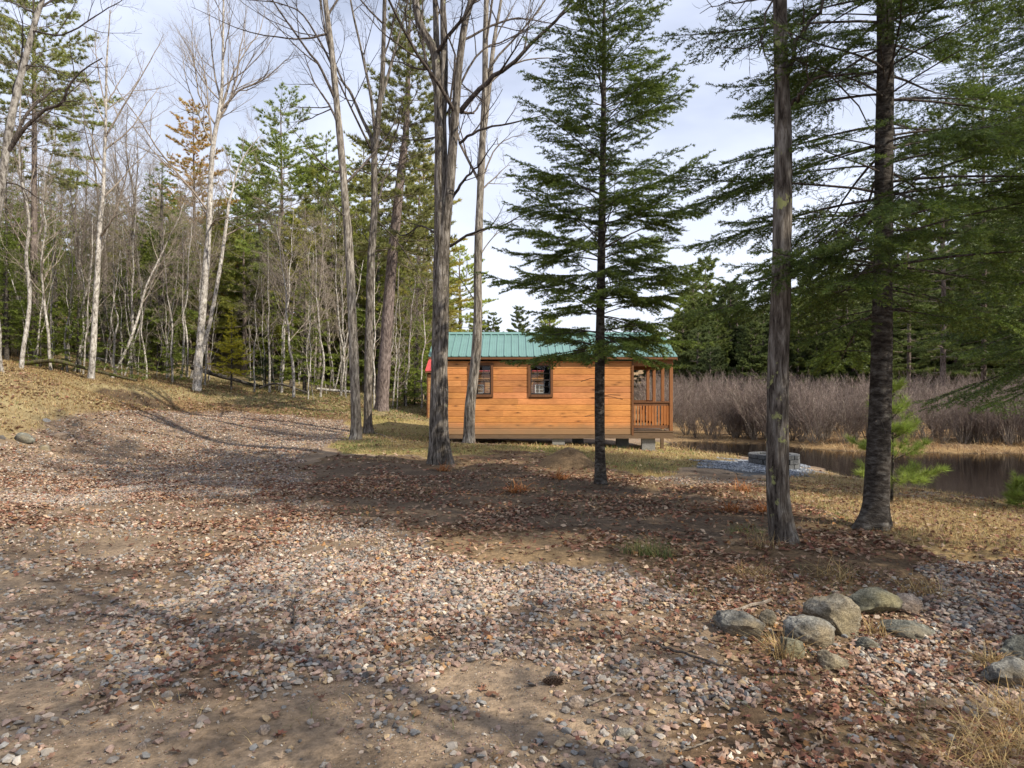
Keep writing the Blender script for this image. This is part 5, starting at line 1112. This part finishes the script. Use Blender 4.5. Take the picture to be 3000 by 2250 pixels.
tallpine(1610, 70, 915, 2.6, 1120, 89, 'small far pine peeping over the green roof', (.07, .12, .03), (.12, .16, .045))
GM, LM = 'green pines on the wooded slope', 'green pine among several rising between the bare trees on the wooded slope'
pm = []
for k in range(4):
    H = (10, 12, 14, 8.5)[k]; pm.append(put_conifer('white_pine', LM, 'tree', (0, 0, 0), wp(500 + k, H, 2.7, H * .18, ((.07, .105, .022), (.085, .11, .024), (.065, .10, .024), (.095, .115, .026))[k], (.12, .15, .038)), 'bark_pine', GM, 'needle_far', 'twig'))
for px_, y in [(380, 50), (440, 62), (470, 48), (520, 58), (540, 46), (610, 44), (640, 50), (665, 60), (715, 44), (760, 52), (810, 58), (880, 44), (940, 50), (1000, 47), (1045, 43), (1110, 44), (1135, 52), (1170, 42), (1230, 42), (1255, 47), (1290, 48), (1060, 60), (1200, 66), (850, 46), (895, 44), (950, 58), (975, 44), (1030, 44), (1080, 46), (300, 62), (180, 60), (60, 64), (640, 50), (690, 56), (745, 48), (780, 60), (870, 52), (900, 66), (930, 46), (985, 62), (1015, 52), (1055, 48), (1100, 56), (1150, 48), (1185, 60), (1215, 46), (1265, 52), (1300, 64), (330, 80), (230, 76), (130, 80), (600, 80), (1060, 76), (830, 82)]:
    x = (px_ - HX) / F * y; inst(pm, int(rng.integers(0, 4)), (x, y, T1(x, y) - .2), rng.uniform(0, 6.28), rng.uniform(.75, 1.05))
# the woods carry on past the left picture edge
for k in range(46):
    y = rng.uniform(16, 75); px_ = rng.uniform(-1700, -130); x = (px_ - HX) / F * y
    if x > -17: continue
    b = (x, y, T1(x, y) - .1)
    if k % 3: inst(protoG, int(rng.integers(0, 7)), b, rng.uniform(0, 6.28), rng.uniform(.7, 1.05))
    else: inst(protoH if k % 2 else pm, int(rng.integers(0, 3)), b, rng.uniform(0, 6.28), rng.uniform(.8, 1.1))
# far tree line beyond the bog
LF_, GF = 'far pine in the dark tree line beyond the bog', 'pines in the far tree line'
for k, (px_, Y_, top, rm) in enumerate([(2760, 44, 330, 3.2), (2880, 50, 120, 3.6), (2990, 46, 380, 3.4), (3090, 42, 100, 3.6), (2660, 58, 620, 3.2), (2480, 66, 760, 3.), (2380, 72, 800, 3.)]):
    tallpine(px_, Y_, top, rm, 1090, 310 + k, ['dark pine behind the young bright pine across the pond', 'tallest dark pine across the pond at the right', 'dark pine at the right edge across the pond', 'tall pine just beyond the right picture edge across the pond', 'mid sized dark pine left of the tall ones across the pond', 'round topped far pine between oak and large fir trunks', 'far pine showing just right of the oak trunk'][k], (.028, .05, .016), (.048, .074, .026))
pf = []
for k in range(4):
    H = (9, 11, 12.5, 8)[k]; pf.append(put_conifer('far_pine', LF_, 'tree', (0, 0, 0), wp(300 + k, H, 2.6, H * .08, (.030, .052, .017), (.052, .078, .027), tl=.30, tw=.075), 'bark_pine', GF, 'needle_far', 'twig'))
n = 0
while n < 190:
    y = rng.uniform(62, 100); px_ = rng.uniform(1380, 3150); 
    if px_ < 1960 and (y < 80 or rng.random() < .75): continue
    x = (px_ - HX) / F * y; s = rng.uniform(.75, 1.1) * (1.12 if px_ > 1990 else .62) * y / 75 * (1 + max(0, (px_ - 2450)) / 1000); inst(pf, int(rng.integers(0, 4)), (x, y, T1(x, y) - .2), rng.uniform(0, 6.28), s); n += 1
# alder thicket on the bog
def alder(seed, H):
    rng = np.random.default_rng(seed); ns = 22; a = rng.uniform(0, 6.28, ns); le = rng.uniform(.05, .6, ns); n = 7; t = np.linspace(0, 1, n); L = H * rng.uniform(.65, 1.05, ns)
    d = np.stack([np.cos(a), np.sin(a), 0 * a], 1); p = d[:, None] * (.08 + (le * L)[:, None] * (t ** 1.1)[None])[..., None] + np.array([0, 0, 1.]) * (L[:, None] * (t * (1 - .12 * t))[None])[..., None]; p[:, 1:] += rng.normal(size=(ns, n - 1, 3)) * .035 * H / 2.5
    st = MB(); r_ = rng.uniform(.009, .016, ns)[:, None] * np.linspace(1, .3, n)[None]; v, qd = tubes(p, r_, 4); st.add(v, qd); tw = MB(); q1, r1 = spawn(rng, p, r_, 9, .2, 1, (18, 45), (.22, .42), 5, .10, .14, .6, .2, .3, .004); v, qd = tubes(q1, r1, 3); tw.add(v, qd)
    q2, r2 = spawn(rng, q1, r1, 5, .15, 1, (18, 45), (.4, .7), 4, .12, .12, .7, .12, .4, .0035); v, qd = tubes(q2, r2, 3); tw.add(v, qd); return st, tw
LA, GA = 'leafless reddish grey alder shrub in the dense thicket across the pond', 'alder shrubs in the thicket across the pond'
pa = []
for k in range(6):
    st, tw = alder(400 + k, 2.5); t = thing('alder_shrub', (0, 0, 0), LA, 'shrub', GA); st.build('stems', M['twig'], t); tw.build('twigs', M['twig_red'], t); pa.append(t)
def shore(px_): return float(np.interp(px_, [1950, 2100, 2250, 2420, 2450, 2600, 2800, 3000, 3200], [30.5, 28.5, 27.0, 25.5, 25.0, 24.6, 24.3, 24., 24.]))
k_ = 0
for px_ in np.arange(1960, 3160, 62):   # front rank along the shore
    q_ = px_ + rng.uniform(-20, 20); y = shore(q_) + rng.uniform(0, 1.2); x = (q_ - HX) / F * y; inst(pa, int(rng.integers(0, 6)), (x, y, T1(x, y) - .05), rng.uniform(0, 6.28), rng.uniform(.5, 1.08)); k_ += 1
while k_ < 250:
    px_ = rng.uniform(1900, 3150); y = shore(px_) + 1 + 30 * rng.random() ** 1.5; x = (px_ - HX) / F * y; inst(pa, int(rng.integers(0, 6)), (x, y, T1(x, y) - .05), rng.uniform(0, 6.28), rng.uniform(.62, 1.2) * (1 + (y - 26) * .008)); k_ += 1
# ------------------------------------------------------------------ light, sky, camera
AZ, EL = 122., 41.      # sun azimuth clockwise from the view direction, elevation
wd_ = bpy.data.worlds.new('World'); scene.world = wd_; wd_.use_nodes = True; nt = wd_.node_tree; bg = nt.nodes['Background']
sky = nt.nodes.new('ShaderNodeTexSky'); sky.sky_type = 'NISHITA'; sky.sun_disc = False; sky.sun_elevation = R(EL); sky.sun_rotation = R(AZ); sky.air_density = 1.; sky.dust_density = 1.5; sky.ozone_density = 1.5
tc = nt.nodes.new('ShaderNodeTexCoord'); mp = nt.nodes.new('ShaderNodeMapping'); mp.inputs['Scale'].default_value = (1.2, 1.2, 2.6); nt.links.new(tc.outputs['Generated'], mp.inputs[0])
f = noise_n(nt, mp.outputs[0], 1.6, 5, .55, .3); rp = ramp(nt, f, [(.36, (.50,) * 3), (.64, (.97,) * 3)])
c = mixc(nt, sky.outputs[0], (9.0, 9.8, 12.1), rp.outputs[0])
sx = nt.nodes.new('ShaderNodeSeparateXYZ'); nt.links.new(tc.outputs['Generated'], sx.inputs[0]); hz = ramp(nt, sx.outputs[2], [(.0, (.85,) * 3), (.38, (0, 0, 0))]); c = mixc(nt, c, (11.2, 11.8, 13.2), hz.outputs[0]); nt.links.new(c, bg.inputs['Color']); bg.inputs['Strength'].default_value = .072
S = np.array([math.sin(R(AZ)) * math.cos(R(EL)), math.cos(R(AZ)) * math.cos(R(EL)), math.sin(R(EL))])
sl = bpy.data.lights.new('sun', 'SUN'); sl.energy = 5.0; sl.angle = R(.53); sl.color = (1., .915, .78); so = bpy.data.objects.new('sun', sl); COL.objects.link(so); so.rotation_euler = Vector(-S).to_track_quat('-Z', 'Y').to_euler()
cam = bpy.data.cameras.new('camera'); cam.sensor_width = 36; cam.lens = 24.; cam.shift_y = 25 / 3000; cam.clip_end = 1500; co = bpy.data.objects.new('camera', cam); COL.objects.link(co); co.location = (0, 0, EYE); co.rotation_euler = (R(90), 0, 0); scene.camera = co
scene.view_settings.view_transform = 'Standard'; scene.view_settings.look = 'None'; scene.view_settings.exposure = .56; scene.view_settings.gamma = 1
scene.cycles.max_bounces = 5; scene.cycles.diffuse_bounces = 3; scene.cycles.transparent_max_bounces = 8; scene.cycles.use_denoising = True
nv = sum(len(o.data.polygons) for o in scene.objects if o.type == 'MESH'); print('objects', len(scene.objects), 'instanced polys', nv)
